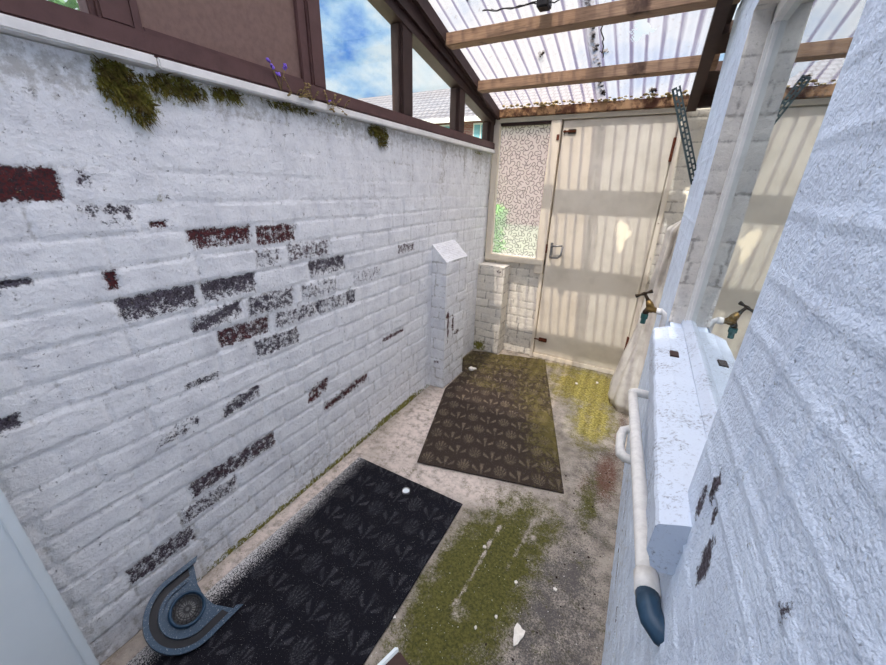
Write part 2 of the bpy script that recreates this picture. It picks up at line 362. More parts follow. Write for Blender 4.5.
# ------------------------------------------------------------------ left wall
st = .008
ys = np.arange(-.75, 3.21, st); zs = np.arange(0, 1.7651, st); Y, Z = np.meshgrid(ys, zs, indexing='ij')
d, rv = bricks(Y, Z, LJ, 3, [(p[0], p[1], (p[2]+p[3])/2) for p in PT if p[1]-p[0] > .18])
peel, red = wall_attrs(Y, Z, PT)
blur = sst(1.55, 1.25, Z)*.6+.4                       # thicker render hides joints near the top
h = -.0042*blur*(1-sst(.001, .008, d))+.0022*(rv-.5)+.006*(fbm(Y, Z, 6, 21)-.5)+.004*(fbm(Y, Z, 40, 31)-.5)-.003*sst(.4, .7, peel)
moss = np.zeros(Y.shape)
for yc, zc, ry, rz, s_ in [(.565, 1.72, .06, .10, .95), (.62, 1.69, .05, .07, .8), (.72, 1.735, .10, .05, .85), (.86, 1.742, .09, .035, .8), (1.64, 1.74, .10, .05, .8), (1.66, 1.70, .05, .04, .7), (2.9, 1.745, .12, .02, .7), (1.1, 1.755, .2, .03, .6), (1.35, 1.74, .12, .04, .45), (.60, 1.43, .015, .012, .5), (1.78, 1.60, .03, .035, .45), (2.3, 1.755, .3, .012, .5)]:
    moss = np.maximum(moss, s_*np.clip(1.25-np.sqrt(((Y-yc)/ry)**2+((Z-zc)/rz)**2), 0, 1))
moss = np.maximum(moss, .78*sst(.055, .012, Z)*sst(.2, .6, Y)*sst(2.6, 1.9, Y))
moss = np.maximum(moss, .85*sst(.075, .03, Z)*sst(1.3, 1.6, Y)*sst(2.05, 1.95, Y))
dirt = .12+.65*sst(1.62, 1.76, Z)*fbm(Y, Z, 7, 41)*1.6+.35*sst(.5, .05, Z)*fbm(Y, Z, 5, 44)*1.5+.6*sst(.4, .8, fbm(Y*2, Z*.5, 6, 47))*sst(1.2, 1.6, Z)*sst(1.0, 1.6, Y)
dirt += .75*(1-sst(0, .005, d))*fbm(Y, Z, 5, 52)+.5*np.clip(1.2-np.hypot((Y-.42)/.16, (Z-1.70)/.06), 0, 1)
P = np.stack([h, Y, Z], -1)
wl = grid_obj('wall_left', P, M['wall_l'], dict(peel=peel, red=red, moss=moss, dirt=dirt))
struct(wl, 'white painted brick garden wall with bare dark red patches, left of the passage', 'wall')
MB().box(-.22, -.012, -.75, 3.21, 0, 1.76, 0).build('wall_core', M['wall_l'], wl)

def brick_block(name, faces, mat, parent, joints, seed, pts=(), mossf=None, L=.225):
    """faces: list of (origin, uvec, vvec, nvec, ulen, vlen fn, joint offset) -> one mesh of relief grids"""
    mb = None
    allP = []; verts = []; polys = []; A = dict(peel=[], red=[], moss=[], dirt=[])
    for (o, u, v, n, ul, vl, uoff) in faces:
        s_ = .01; uu = np.linspace(0, ul, max(2, int(ul/s_)+1)); vv = np.linspace(0, 1, max(2, int(max(vl(0), vl(ul))/s_)+1))
        U, T = np.meshgrid(uu, vv, indexing='ij'); V = T*np.vectorize(vl)(U)
        d, rv = bricks(U+uoff, V, joints, seed, L=L); hh = -.004*(1-sst(.001, .008, d))+.0018*(rv-.5)+.004*(fbm(U+uoff, V, 7, seed)-.5)
        ed = np.minimum(np.minimum(U, ul-U), .006)/.006; hh = hh*ed          # edges meet
        Pp = np.array(o)+U[..., None]*np.array(u)+V[..., None]*np.array(v)+hh[..., None]*np.array(n)
        base = len(verts); nu, nv = U.shape; verts += [tuple(p) for p in Pp.reshape(-1, 3)]
        idx = np.arange(nu*nv).reshape(nu, nv)+base
        polys += np.stack([idx[:-1, :-1], idx[1:, :-1], idx[1:, 1:], idx[:-1, 1:]], -1).reshape(-1, 4).tolist()
        wx = Pp.reshape(-1, 3); pl = np.full(len(wx), .1); rd = np.full(len(wx), .9); ms = np.zeros(len(wx))
        for c, rad, k in pts: pl = np.maximum(pl, k*np.clip(1.3-np.sqrt((((wx-np.array(c))/np.array(rad))**2).sum(1)), 0, 1))
        if mossf is not None: ms = mossf(wx)
        A['peel'].append(pl); A['red'].append(rd); A['moss'].append(ms); A['dirt'].append(.15+.85*(1-sst(.001, .006, d)).reshape(-1)+.3*sst(.4, .0, wx[:, 2]))
    me = bpy.data.meshes.new(name); me.from_pydata(verts, [], polys); me.update()
    for k, a in A.items(): me.attributes.new(k, 'FLOAT', 'POINT').data.foreach_set('value', np.concatenate(a).astype(np.float32))
    bm = bmesh.new(); bm.from_mesh(me); bmesh.ops.remove_doubles(bm, verts=bm.verts, dist=.0005); bmesh.ops.recalc_face_normals(bm, faces=bm.faces); bm.to_mesh(me); bm.free()
    me.polygons.foreach_set('use_smooth', np.ones(len(me.polygons), bool)); me.materials.append(mat)
    ob = bpy.data.objects.new(name, me); COL.objects.link(ob)
    if parent: ob.parent = parent; ob.location = -Vector(parent.location)
    return ob
# pilaster on the left wall with a sloping cap
px, p0, p1 = .118, 2.2, 2.54
pj = [i*.083 for i in range(14)]
pil = brick_block('pilaster', [((0, p0, 0), (1, 0, 0), (0, 0, 1), (0, -1, 0), px, lambda u: 1.115-u*.95, 0), ((px, p0, 0), (0, 1, 0), (0, 0, 1), (1, 0, 0), p1-p0, lambda u: 1.003, .05),
     ((0, p1, 0), (1, 0, 0), (0, 0, 1), (0, 1, 0), px, lambda u: 1.115-u*.95, 0), ((px, p0, 1.003), (0, 1, 0), (-px, 0, .112), (.7, 0, .7), p1-p0, lambda u: 1.0, 5)],
     M['wall_l'], wl, pj, 9, [((px, p0+.05, .52), (.03, .02, .16), .85), ((px, p0+.045, .60), (.03, .035, .03), .95), ((px, p0+.13, .5), (.02, .02, .12), .7), ((px, p0+.2, .42), (.02, .06, .03), .6), ((.05, p0, .22), (.05, .03, .03), .4)])
# ------------------------------------------------------------------ far wall (brick below the obscured glass, and right of the door)
FJ = [i*.0755 for i in range(29)]; RJ = [.02+i*.081 for i in range(27)]
mossfar = lambda w: .9*np.clip(1.2-np.sqrt(((w[:, 0]-.06)/.10)**2+((w[:, 2]-.05)/.09)**2), 0, 1)
wf = brick_block('wall_far', [((0, FY-.005, 0), (1, 0, 0), (0, 0, 1), (0, -1, 0), .535, lambda u: .875, .1), ((1.36, FY-.005, 0), (1, 0, 0), (0, 0, 1), (0, -1, 0), .42, lambda u: 2.1, .07)], M['wall_f'], None, FJ, 15)
struct(wf, 'cream painted brick under the patterned window and right of the far door', 'wall')
MB().box(.0, .52, FY+.006, FY+.06, 0, .87, 0).box(1.365, 1.9, FY+.006, FY+.1, 0, 2.1, 0).build('wall_core', M['wall_f'], wf)
brick_block('pier', [((.255, 3.04, 0), (0, 1, 0), (0, 0, 1), (1, 0, 0), .16, lambda u: .845, .02), ((.0, 3.04, 0), (1, 0, 0), (0, 0, 1), (0, -1, 0), .255, lambda u: .845, .3), ((0, 3.04, .845), (1, 0, 0), (0, .16, 0), (0, 0, 1), .255, lambda u: 1.0, 7)], M['wall_f'], wf, FJ, 17, [((.2, 3.04, .80), (.03, .03, .03), .55)], mossfar)

# ------------------------------------------------------------------ right (house) wall with its window opening
wy0, wy1, wz0, wz1, gx = .652, 1.74, .975, 2.03, 1.516
st = .008
ys = np.concatenate([np.arange(-.75, wy0-.004, st), [wy0], np.arange(wy0+.008, wy1-.004, st), [wy1], np.arange(wy1+.008, 2.488, st), [2.49]])
zs = np.concatenate([np.arange(0, wz0-.004, st), [wz0], np.arange(wz0+.008, wz1-.004, st), [wz1], np.arange(wz1+.008, 2.78, st)])
Y, Z = np.meshgrid(ys, zs, indexing='ij')
RWJ = [.02+.0765*k for k in range(13)]+[1.094, 1.165, 1.235, 1.306, 1.378]+[1.378+.08*k for k in range(1, 18)]
d, rv = bricks(Y, Z, RWJ, 29, [(.47, .475, 1.34), (.375, .38, 1.27)], wob=.003)
edge = np.minimum.reduce([np.abs(Y-wy0)+10*np.maximum(0, np.maximum(wz0-Z, Z-wz1)), np.abs(Y-wy1)+10*np.maximum(0, np.maximum(wz0-Z, Z-wz1))])
h = .0026*(1-sst(.001, .009, d))-.0014*np.exp(-((d-.011)/.004)**2)+.0004*(rv-.5)+.003*(fbm(Y, Z, 3, 61)-.5)+.0012*(fbm(Y, Z, 40, 71)-.5)
h = h*sst(0, .02, np.minimum(edge, 2.49-Y))
rp = np.full(Y.shape, .05); 
for yc, zc, ry, rz, s_ in [(.533, 1.10, .016, .03, .95), (.568, 1.035, .016, .04, .9), (.47, 1.02, .022, .045, 1.0), (.50, 1.075, .012, .022, .8), (.3, 1.17, .01, .02, .6), (.27, 1.08, .012, .03, .55), (2.0, .3, .05, .09, .5), (1.2, .15, .2, .02, .6), (1.5, .2, .3, .012, .6), (.9, .25, .1, .015, .6)]:
    rp = np.maximum(rp, s_*np.clip(1.3-np.sqrt(((Y-yc)/ry)**2+((Z-zc)/rz)**2), 0, 1))
kc = ~(((Y[:-1, :-1] >= wy0-1e-6) & (Y[1:, 1:] <= wy1+1e-6)) & ((Z[:-1, :-1] >= wz0-1e-6) & (Z[1:, 1:] <= wz1+1e-6)))
P = np.stack([W-h, Y, Z], -1)
dirt = .06+.5*sst(.7, .1, Z)*fbm(Y, Z, 5, 77)*1.4
wr = grid_obj('wall_right', P, M['wall_r'], dict(peel=rp, red=np.full(Y.shape, .15), moss=np.zeros(Y.shape), dirt=dirt), keep=kc, flip=True)
struct(wr, 'white rough painted house wall on the right around the window', 'wall')
MB().box(W+.013, W+.3, -.75, wy0-.013, 0, 2.78, 0).box(W+.013, W+.3, wy1+.013, 2.485, 0, 2.78, 0).box(W+.006, W+.3, wy0-.013, wy1+.013, 0, wz0-.001, 0).box(W+.013, W+.3, wy0-.013, wy1+.013, wz1+.013, 2.78, 0).build('wall_core', M['wall_r'], wr)
RVJ = [.0+.085*k for k in range(13)]
rev = brick_block('window_reveal', [((W, wy1, wz0), (1, 0, 0), (0, 0, 1), (0, -1, 0), .08, lambda u: wz1-wz0, .15), ((W, wy0, wz0), (1, 0, 0), (0, 0, 1), (0, 1, 0), .08, lambda u: wz1-wz0, .2), ((W, wy0, wz1), (0, 1, 0), (1, 0, 0), (0, 0, -1), wy1-wy0, lambda u: .08, 0), ((W, 2.49, 0), (1, 0, 0), (0, 0, 1), (0, 1, 0), .3, lambda u: 2.75, .05)], M['reveal'], wr, RVJ, 33)

# unseen house wall behind the camera, added to shade the near floor, and recess wall beyond the end of the house wall
wb = MB().box(-.35, 1.8, -1.0, -.78, 0, 4.6, 0).build('wall_rear_unseen', M['wall_r']); struct(wb, 'unseen white rear wall behind the viewpoint, added to shade the near floor', 'wall')
wc = MB().box(1.78, 1.9, 2.45, 3.32, 0, 2.2, 0).build('wall_recess', M['wall_f']); struct(wc, 'cream wall at the right end of the recess beside the far door', 'wall')

# ------------------------------------------------------------------ floor
xs = np.arange(-.03, 1.83, .01); ys = np.arange(-.8, 3.26, .01); X, Y = np.meshgrid(xs, ys, indexing='ij')
def el(xc, yc, rx, ry, k=1.0, ang=0, soft=1.0):
    ca, sa = math.cos(ang), math.sin(ang); dx = (X-xc)*ca+(Y-yc)*sa; dy = -(X-xc)*sa+(Y-yc)*ca
    return k*np.clip((1.5-np.sqrt((dx/rx)**2+(dy/ry)**2))/soft, 0, 1)
mx = np.maximum
moss = mx(mx(el(.965, .96, .17, .40, 1.25, -.12), el(1.14, 1.28, .06, .16, .75, -.3)), mx(el(.90, .72, .09, .17, 1.1), el(.97, .60, .1, .15, 1.1)))
moss = mx(moss, mx(el(1.03, 1.42, .16, .08, .5), el(1.30, 1.62, .05, .2, .55)))
lime = mx(mx(el(1.12, 2.85, .28, .34, 1.0), el(1.22, 2.4, .14, .34, .85)), el(.9, 3.1, .3, .1, .6)); moss = mx(moss, lime*.95); lime2 = mx(lime, el(.97, 1.05, .03, .02, 1))
lime = np.clip(lime*1.2, 0, 1)
# scraped pale streak through the moss
sdx, sdy = (.954-.929), (1.244-.822); tt = np.clip(((X-.929)*sdx+(Y-.822)*sdy)/(sdx**2+sdy**2), 0, 1); ds = np.hypot(X-(.929+tt*sdx), Y-(.822+tt*sdy))
scr = sst(.018, .004, ds+.022*(fbm(X, Y, 40, 5)-.5))*(.35+.9*fbm(X, Y, 22, 8)); scr = mx(scr, .75*el(.955, .80, .035, .04, 1)); scr = mx(scr, .9*el(1.11, 1.26, .012, .015)); scr = mx(scr, .6*sst(.012, .004, np.abs((X-1.06)-(Y-1.1)*.12))*sst(1.02, 1.08, Y)*sst(1.4, 1.3, Y))
moss = moss*(1-.85*scr)
dark = mx(mx(el(1.26, .95, .17, .5, .85), el(1.10, 1.06, .05, .10, .75)), mx(el(1.32, 1.7, .12, .5, .5), el(1.15, .6, .3, .25, .7)))
redd = mx(el(1.36, 1.85, .07, .24, .8), mx(el(1.28, 1.72, .06, .14, .55), el(1.40, 2.3, .04, .4, .6)))
pale = mx(mx(el(.22, 1.75, .2, .55, .95, .1), el(.6, 1.36, .45, .10, .9, .2)), mx(el(.05, .9, .06, .7, .9), .8*scr))
pale = pale*(1-.6*np.clip(dark, 0, 1))
zf = -.003*fbm(X, Y, 8, 81)-.0015*fbm(X, Y, 50, 82)
fl = grid_obj('floor', np.stack([X, Y, zf], -1), M['floor'], dict(moss=moss, lime=lime, dark=dark, red=redd, pale=pale)); struct(fl, 'mossy concrete floor of the passage', 'floor')
MB().box(-.35, 1.9, -1.0, 3.4, -.15, -.008, 0).build('slab', M['floor'], fl)

# ------------------------------------------------------------------ floor mats
def motif(u, v, seed):
    cu, cv = .105, .118; r = np.floor(v/cv).astype(int); uo = u+(r % 2)*cu*.5; c = np.floor(uo/cu).astype(int)
    lu = uo-(c+.5)*cu; lv = v-(r+.5)*cv; par = ((c+r//1) % 2)
    A = sst(1.1, .8, np.sqrt((lu/.037)**2+(lv/.046)**2))*(.55+.45*np.sign(np.sin(np.arctan2(lu, lv+.04)*22)))
    th = np.arctan2(lu, lv+.045); rr = np.hypot(lu, lv+.045)
    B = sst(.2, .55, np.cos(th*7.5))*sst(1.25, 1.0, np.abs(th)/1.05)*sst(.02, .03, rr)*sst(.085, .075, rr); B = mx(B, sst(.004, .002, np.abs(lu))*sst(-.05, -.045, lv)*sst(.03, .02, lv))
    return np.clip(np.where(par == 0, A, B), 0, 1)*(.6+.4*fbm(u, v, 8, seed))
nu, nv = 170, 330
u, v = np.meshgrid(np.linspace(0, 1, nu), np.linspace(0, 1, nv), indexing='ij')
Xm = .075+u*.676+.006*(fbm(v*3, u*0, 3, 91)-.5)*2*np.abs(u-.5); Ym = -.1+v*1.36
zm = .0015+.004*fbm(u, v, 5, 93)*sst(0, .05, u)
dust = mx(.78*sst(.22, .0, u)*(.6+.8*fbm(u*.7, v*1.4, 5, 95)), .20+0*u); dust = mx(dust, .9*sst(.10, .0, u)*sst(.05, .4, v)); dust = dust*(1-.2*sst(.5, .9, v))
dust = np.where(dust < .3, .17, dust)
mn = grid_obj('floor_mat', np.stack([Xm, Ym, zm], -1), M['mat_near'], dict(motif=motif(u*.68, v*1.36, 1)*.85, dust=dust, moss=u*0))
tag(mn, 'black leaf-patterned floor mat in front, dusted white along the left wall', 'mat', 'patterned mats on the floor')
Xc = (.39*(1-u)+1.18*u)*(1-v)+(-.10*(1-u)+.690*u)*v; Yc = (1.395*(1-u)+1.593*u)*(1-v)+(2.955*(1-u)+3.15*u)*v
lim = np.where((Yc > 2.185) & (Yc < 2.555), .135, .018); Xc = np.maximum(Xc, lim); Yc = np.where((Yc > 3.02) & (Xc < .275), 3.02, Yc)
zc = .0015+.004*fbm(u, v, 6, 97)
mos = mx(.85*sst(.45, .95, u)*fbm(u, v, 3, 98)*1.7, .8*sst(.5, .9, v)*fbm(u, v, 4, 99)*1.5)*(1-.5*sst(.3, 0, v)); mos = mx(mos, .7*np.clip(1.2-np.hypot((Xc-.4)/.25, (Yc-2.45)/.13), 0, 1))
mf = grid_obj('floor_mat', np.stack([Xc, Yc, zc], -1), M['mat_far'], dict(motif=motif(u*.81, v*1.64, 2), dust=u*0+.14, moss=mos))
tag(mf, 'brown-grey leaf-patterned floor mat near the door, stained green with moss', 'mat', 'patterned mats on the floor')
for o in (mn, mf):
    bm = bmesh.new(); bm.from_mesh(o.data); bmesh.ops.dissolve_degenerate(bm, dist=1e-5, edges=bm.edges); bm.to_mesh(o.data); bm.free()
    sm = o.modifiers.new('thickness', 'SOLIDIFY'); sm.thickness = .004; sm.offset = 1

# ------------------------------------------------------------------ left glazed screen (window_1)
w1 = empty('window_1', (0, 0, 1.79)); struct(w1, 'brown timber glazed screen standing on the left wall under the roof slope', 'window')
MB().box(-.07, .028, -.75, 3.17, 1.79, 1.842, .006).build('bottom_rail', M['brown'], w1)
MB().box(-.03, .034, -.75, .655, 1.764, 1.7905, .004).box(-.03, .034, .658, 3.19, 1.762, 1.7885, .004).build('flashing_strip', M['white'], w1)['label'] = 'white capping strip'
MB().prism([(-.75, zl(-.75)), (3.19, zl(3.19)), (3.19, zl(3.19)+.045), (-.75, zl(-.75)+.045)], 0, -.06, .018).prism([(-.75, zl(-.75)+.046), (3.19, zl(3.19)+.046), (3.19, zr(3.19)-.012), (-.75, zr(-.75)-.012)], 0, -.06, .035).build('head_rail', M['brownd'], w1)
for a, b, dk in [(.558, .63, 0), (1.232, 1.30, 0), (1.85, 1.95, 1), (2.51, 2.605, 1), (3.08, 3.19, 1), (-.72, -.62, 0)]:
    MB().box(-.06, .012, a, b, 1.842, zl((a+b)/2)+.01, .006).box(-.05, -.002, a-.014, b+.014, 1.842, zl((a+b)/2)+.005, .003).build('mullion', M['brownd'] if dk else M['brown'], w1)
for a, b in [(-.62, .558), (1.30, 1.85), (1.95, 2.51), (2.605, 3.08)]:
    MB().prism([(a, 1.83), (b, 1.83), (b, zl(b)+.02), (a, zl(a)+.02)], 0, -.028, -.024).build('glass_pane', M['glass'], w1)
MB().prism([(.63, 1.83), (1.232, 1.83), (1.232, zl(1.232)+.02), (.63, zl(.63)+.02)], 0, -.04, -.012).build('blank_panel', M['panel'], w1)['label'] = 'brown painted blank panel'
MB().box(-.03, .002, .632, .655, 1.842, 2.5, .003).box(-.03, .002, 1.19, 1.23, 1.842, 2.34, .003).box(-.03, .002, .655, 1.19, 1.842, 1.858, .003).build('panel_bead', M['brown'], w1)

# ------------------------------------------------------------------ roof timbers
def thing_mesh(mb, name, mat, label, cat, group=None, smooth=False, kind=None):
    c = [sum(v[i] for v in mb.v)/len(mb.v) for i in range(2)]+[min(v[2] for v in mb.v)]
    return tag(mb.build(name, mat, smooth=smooth, origin=c), label, cat, group, kind)
def rafter(x0, x1, depth, mat, label):
    mb = MB().prism([(-.6, zr(-.6)-depth), (3.15, zr(3.15)-depth*.85), (3.15, zr(3.15)-.012), (-.6, zr(-.6)-.012)], 0, x0, x1)
    return thing_mesh(mb, 'roof_rafter', mat, label, 'rafter', 'sloping roof rafters')
rafter(.036, .064, .085, M['brownd'], 'dark sloping rafter along the top of the left glazed screen')
rafter(1.352, 1.408, .11, M['brownd'], 'dark sloping rafter beside the house wall on the right')
plab = {1.74: 'weathered timber roof beam nearest the viewpoint, just above the top of the photo', 2.21: 'weathered timber roof beam with a cable along its top', 2.68: 'weathered timber roof beam nearest the far door, below the broken hole'}
for y in (1.74, 2.21, 2.68):
    zt = zr(y+.08)-.013; mb = MB().box(.062, 1.436, y, y+.082, zt-.06, zt, .003)
    thing_mesh(mb, 'roof_beam', M['beam'], plab[y], 'beam', 'timber beams under the roof sheets')
thing_mesh(MB().box(.04, 1.36, 3.13, 3.2, 2.018, 2.075, .004), 'wall_plate', M['plate'], 'stained peeling brown timber plate above the far door', 'timber')
thing_mesh(MB().prism([(1.95, zr(1.95)-.02), (2.5, zr(2.5)-.02), (2.5, zr(2.5)+.0), (1.95, zr(1.95)+.0)], 0, 1.409, 1.436).prism([(2.82, zr(2.82)-.045), (3.13, zr(3.13)-.02), (3.13, zr(3.13)+.01), (2.82, zr(2.82)-.0)], 0, 1.409, 1.775).prism([(2.51, zr(2.51)-.05), (2.66, zr(2.66)-.05), (2.66, zr(2.66)), (2.51, zr(2.51))], 0, 1.409, 1.775).box(1.36, 1.775, 3.10, 3.16, 2.0, 2.06, .004), 'soffit_board', M['brownd'], 'dark boards closing the gap between right rafter and house wall', 'board')

# corrugated sheets
def sheet(name, x0, x1, lift, mat, label, hole=None):
    xs = np.arange(x0, x1+.001, .0762/12); ys = np.arange(-.65, 3.30, .0085); X, Y = np.meshgrid(xs, ys, indexing='ij')
    Zz = zr(Y)+.009+.008*np.cos(2*math.pi*X/.0762)+lift+.004*(vnoise(X, Y, 1.5, 5)-.5)
    keep = None
    if hole:
        cx, cy, r = hole; q = np.arctan2(Y-cy, X-cx); rr = np.hypot((X-cx), (Y-cy)*.52)
        bad = rr < r*(1+.35*np.sin(3*q+1)+.25*np.sin(7*q))
        for a0, ln in ((2.2, .10), (2.9, .07), (1.2, .06)):
            dd = np.abs((X-cx)*math.sin(a0)-(Y-cy)*math.cos(a0)+.012*np.sin((X-cx)*120)); al = (X-cx)*math.cos(a0)+(Y-cy)*math.sin(a0); bad |= (dd < .004) & (al > 0) & (al < ln)
        keep = ~(bad[:-1, :-1] | bad[1:, 1:])
    o = grid_obj(name, np.stack([X, Y, Zz], -1), mat, keep=keep); tag(o, label, 'roof sheet', 'corrugated plastic roof sheets'); return o
sheet('roof_sheet', -.06, .845, 0, M['roofA'], 'milky corrugated plastic roof sheet over the left side')
sheet('roof_sheet', .785, 1.425, .005, M['roofB'], 'clear corrugated plastic roof sheet with a broken hole, right side', (1.062, 2.50, .036))
# leaf litter on the lap and on the sheet
mb = MB(); rnd = random.Random(5)
for k in range(90):
    y = rnd.uniform(2.15, 3.12); x = .80+.03*rnd.random()+(y-2.6)*.02; mb.blob((x, y, zr(y)+.022), rnd.uniform(.006, .013), 1, .35, (1, 1.2, .6), k)
thing_mesh(mb, 'leaf_litter', M['debris'], 'dark leaf litter lying along the lap of the two roof sheets', 'debris', kind='stuff')
mb = MB()
for k in range(130):
    x = rnd.uniform(.1, 1.35); y = rnd.uniform(3.09, 3.17); mb.blob((x, y, zr(y)-.004), rnd.uniform(.006, .014), 1, .4, (1.3, 1, .7), k+200)
thing_mesh(mb, 'leaf_litter', M['stem'], 'pale crumbly debris along the top of the plate over the door', 'debris', kind='stuff')
for k, (x, y, r, lab) in enumerate([(.507, 2.60, .018, 'dark leaf clump caught on the milky roof sheet above the beam'), (1.131, 3.10, .022, 'dark nest-like clump on the plate near the slotted angle'), (.868, 2.65, .014, 'small dark clump at the lower end of the thin hanging cable'), (.25, 2.10, .012, 'small dark clump on the roof sheet near the left rafter')]):
    mb = MB(); rnd = random.Random(k)
    for j in range(14): mb.blob((x+rnd.gauss(0, r*.5), y+rnd.gauss(0, r*.6), zr(y)+.018+rnd.uniform(-.004, .012)), r*rnd.uniform(.35, .6), 1, .4, (1, 1, .8), j)
    thing_mesh(mb, 'leaf_clump', M['debris'], lab, 'debris', 'leaf clumps on the roof')
# cables
def wob(a, b, n, amp, seed, sag=0):
    r = random.Random(seed); a = Vector(a); b = Vector(b)
    return [a.lerp(b, i/(n-1))+Vector((r.gauss(0, amp), r.gauss(0, amp), r.gauss(0, amp)*.5-sag*math.sin(math.pi*i/(n-1)))) for i in range(n)]
zc1 = zr(2.17)-.01
zc1 += .012; ca = empty('cable', (.45, 2.17, zc1)); tag(ca, 'thin black cables looped along the upper roof beam', 'cable')
MB().tube(wob((.30, 2.16, zc1+.0), (.60, 2.15, zc1-.012), 14, .004, 1, .012), .0035, 6).tube(wob((.34, 2.165, zc1-.004), (.92, 2.15, zc1-.012), 18, .006, 2, .01), .003, 6).build('wire', M['black'], ca, True)
MB().box(.60, .66, 2.13, 2.195, zc1-.045, zc1+.002, .006).build('junction_box', M['black'], ca)
thing_mesh(MB().tube(wob((.872, 2.335, zr(2.335)-.008), (.866, 2.655, zr(2.655)-.006), 12, .004, 4, .006), .0035, 6), 'hanging_wire', M['black'], 'thin black wire running down the clear sheet between two beams', 'cable', smooth=True)

# ------------------------------------------------------------------ far wall: obscured window and door
w2 = empty('window_2', (.27, FY, .87)); struct(w2, 'cream framed fixed window of patterned obscured glass beside the far door', 'window')
MB().box(.006, .062, 3.165, 3.225, .87, 1.985, .004).build('jamb', M['frame'], w2)
MB().box(.478, .556, 3.165, 3.225, .80, 1.985, .004).build('jamb', M['frame'], w2)
MB().box(.536, .562, 3.165, 3.225, .0, .80, .004).build('jamb', M['frame'], w2)
MB().box(.006, .556, 3.160, 3.24, .872, .932, .006).build('sill', M['cream'], w2)
MB().box(.062, .478, 3.18, 3.225, 1.962, 1.985, .003).build('head', M['brownd'], w2)
MB().box(.0, 1.362, 3.172, 3.225, 1.987, 2.02, .003).box(.0, 1.362, 3.178, 3.225, 2.022, 2.07, .003).build('header_board', M['cream'], w2)
xg, zg = np.meshgrid(np.arange(.06, .4801, .0026), np.arange(.930, 1.9651, .0026), indexing='ij'); dmin = np.full(xg.shape, .05); rnd = random.Random(21)
for a in range(-1, 12):
    for b in range(-1, 29):
        cx = .06+(a+.5*(b % 2)+rnd.uniform(-.22, .22))*.044; cz = .93+(b+rnd.uniform(-.22, .22))*.038; q0 = rnd.uniform(0, 6.28); rad = rnd.uniform(.011, .0155); span = rnd.uniform(2.6, 3.9)
        i0 = max(0, int((cx-.045-.06)/.0026)); i1 = max(0, int((cx+.045-.06)/.0026)); j0 = max(0, int((cz-.045-.93)/.0026)); j1 = max(0, int((cz+.045-.93)/.0026))
        if i1 <= i0 or j1 <= j0: continue
        sx, sz = xg[i0:i1, j0:j1]-cx, zg[i0:i1, j0:j1]-cz; an = (np.arctan2(sz, sx)-q0) % (2*math.pi); ad = np.where(an <= span, np.abs(np.hypot(sx, sz)-rad), .05)
        for q, sg in ((q0, -1), (q0+span, 1)):           # straight tail leaving each end of the arc
            ex, ez_ = rad*math.cos(q), rad*math.sin(q); tx, tz_ = -math.sin(q)*sg, math.cos(q)*sg; tt_ = np.clip((sx-ex)*tx+(sz-ez_)*tz_, 0, .016); ad = np.minimum(ad, np.hypot(sx-ex-tt_*tx, sz-ez_-tt_*tz_))
        dmin[i0:i1, j0:j1] = np.minimum(dmin[i0:i1, j0:j1], ad)
stroke = sst(.0042, .0012, dmin)
grid_obj('patterned_pane', np.stack([xg, 3.205-.0015*stroke, zg], -1), M['obscure'], dict(stroke=stroke), parent=w2)
d1 = empty('door_1', (.95, FY, 0)); struct(d1, 'flush cream painted door at the far end of the passage', 'door')
MB().box(.567, 1.328, 3.188, 3.228, .045, 1.978, .003).build('door_leaf', M['door'], d1)
MB().box(.52, .60, 3.23, 3.25, 0, 2.0, 0).box(1.30, 1.38, 3.23, 3.25, 0, 2.0, 0).box(.52, 1.38, 3.23, 3.25, -.02, .08, 0).box(.52, 1.38, 3.23, 3.25, 1.94, 2.03, 0).build('door_stop', M['frame'], d1)
MB().box(1.334, 1.368, 3.175, 3.225, 0, 1.985, .003).build('jamb', M['frame'], d1)
MB().box(.562, 1.334, 3.178, 3.225, 0, .04, .003).build('threshold', M['frame'], d1)
hd = MB().box(.592, .612, 3.178, 3.19, .945, 1.075, .004).build('handle_plate', M['steel'], d1)
MB().tube([(.602, 3.18, 1.05), (.615, 3.135, 1.052), (.70, 3.13, 1.062)], .007, 10).tube([(.602, 3.18, .962), (.62, 3.138, .955), (.675, 3.128, .962), (.698, 3.126, .985), (.702, 3.13, 1.055)], .0085, 10).build('door_handle', M['steel'], hd, True)
b = MB().tube([(.575, 3.178, 1.905), (.665, 3.178, 1.903)], .006, 8).build('top_bolt', M['rust'], d1, True)
MB().box(.61, .668, 3.176, 3.19, 1.888, 1.918, .002).box(.578, .59, 3.174, 3.19, 1.892, 1.915, .002).build('bolt_keeper', M['bronze'], b)
MB().box(.532, .552, 3.158, 3.168, 1.845, 1.885, .002).build('rusty_lug', M['rust'], d1)
b = MB().tube([(.545, 3.172, .19), (.672, 3.172, .186)], .006, 8).build('bottom_bolt', M['rust'], d1, True)
MB().box(.60, .672, 3.172, 3.19, .17, .205, .002).build('bolt_keeper', M['rust'], b)
MB().box(.557, .567, 3.168, 3.19, .985, 1.06, .002).build('lock_keep', M['rust'], d1)
for z in (1.69, .22):
    MB().box(1.318, 1.334, 3.174, 3.19, z, z+.15, .002).tube([(1.331, 3.172, z), (1.331, 3.172, z+.15)], .005, 8).build('hinge', M['rust'], d1)
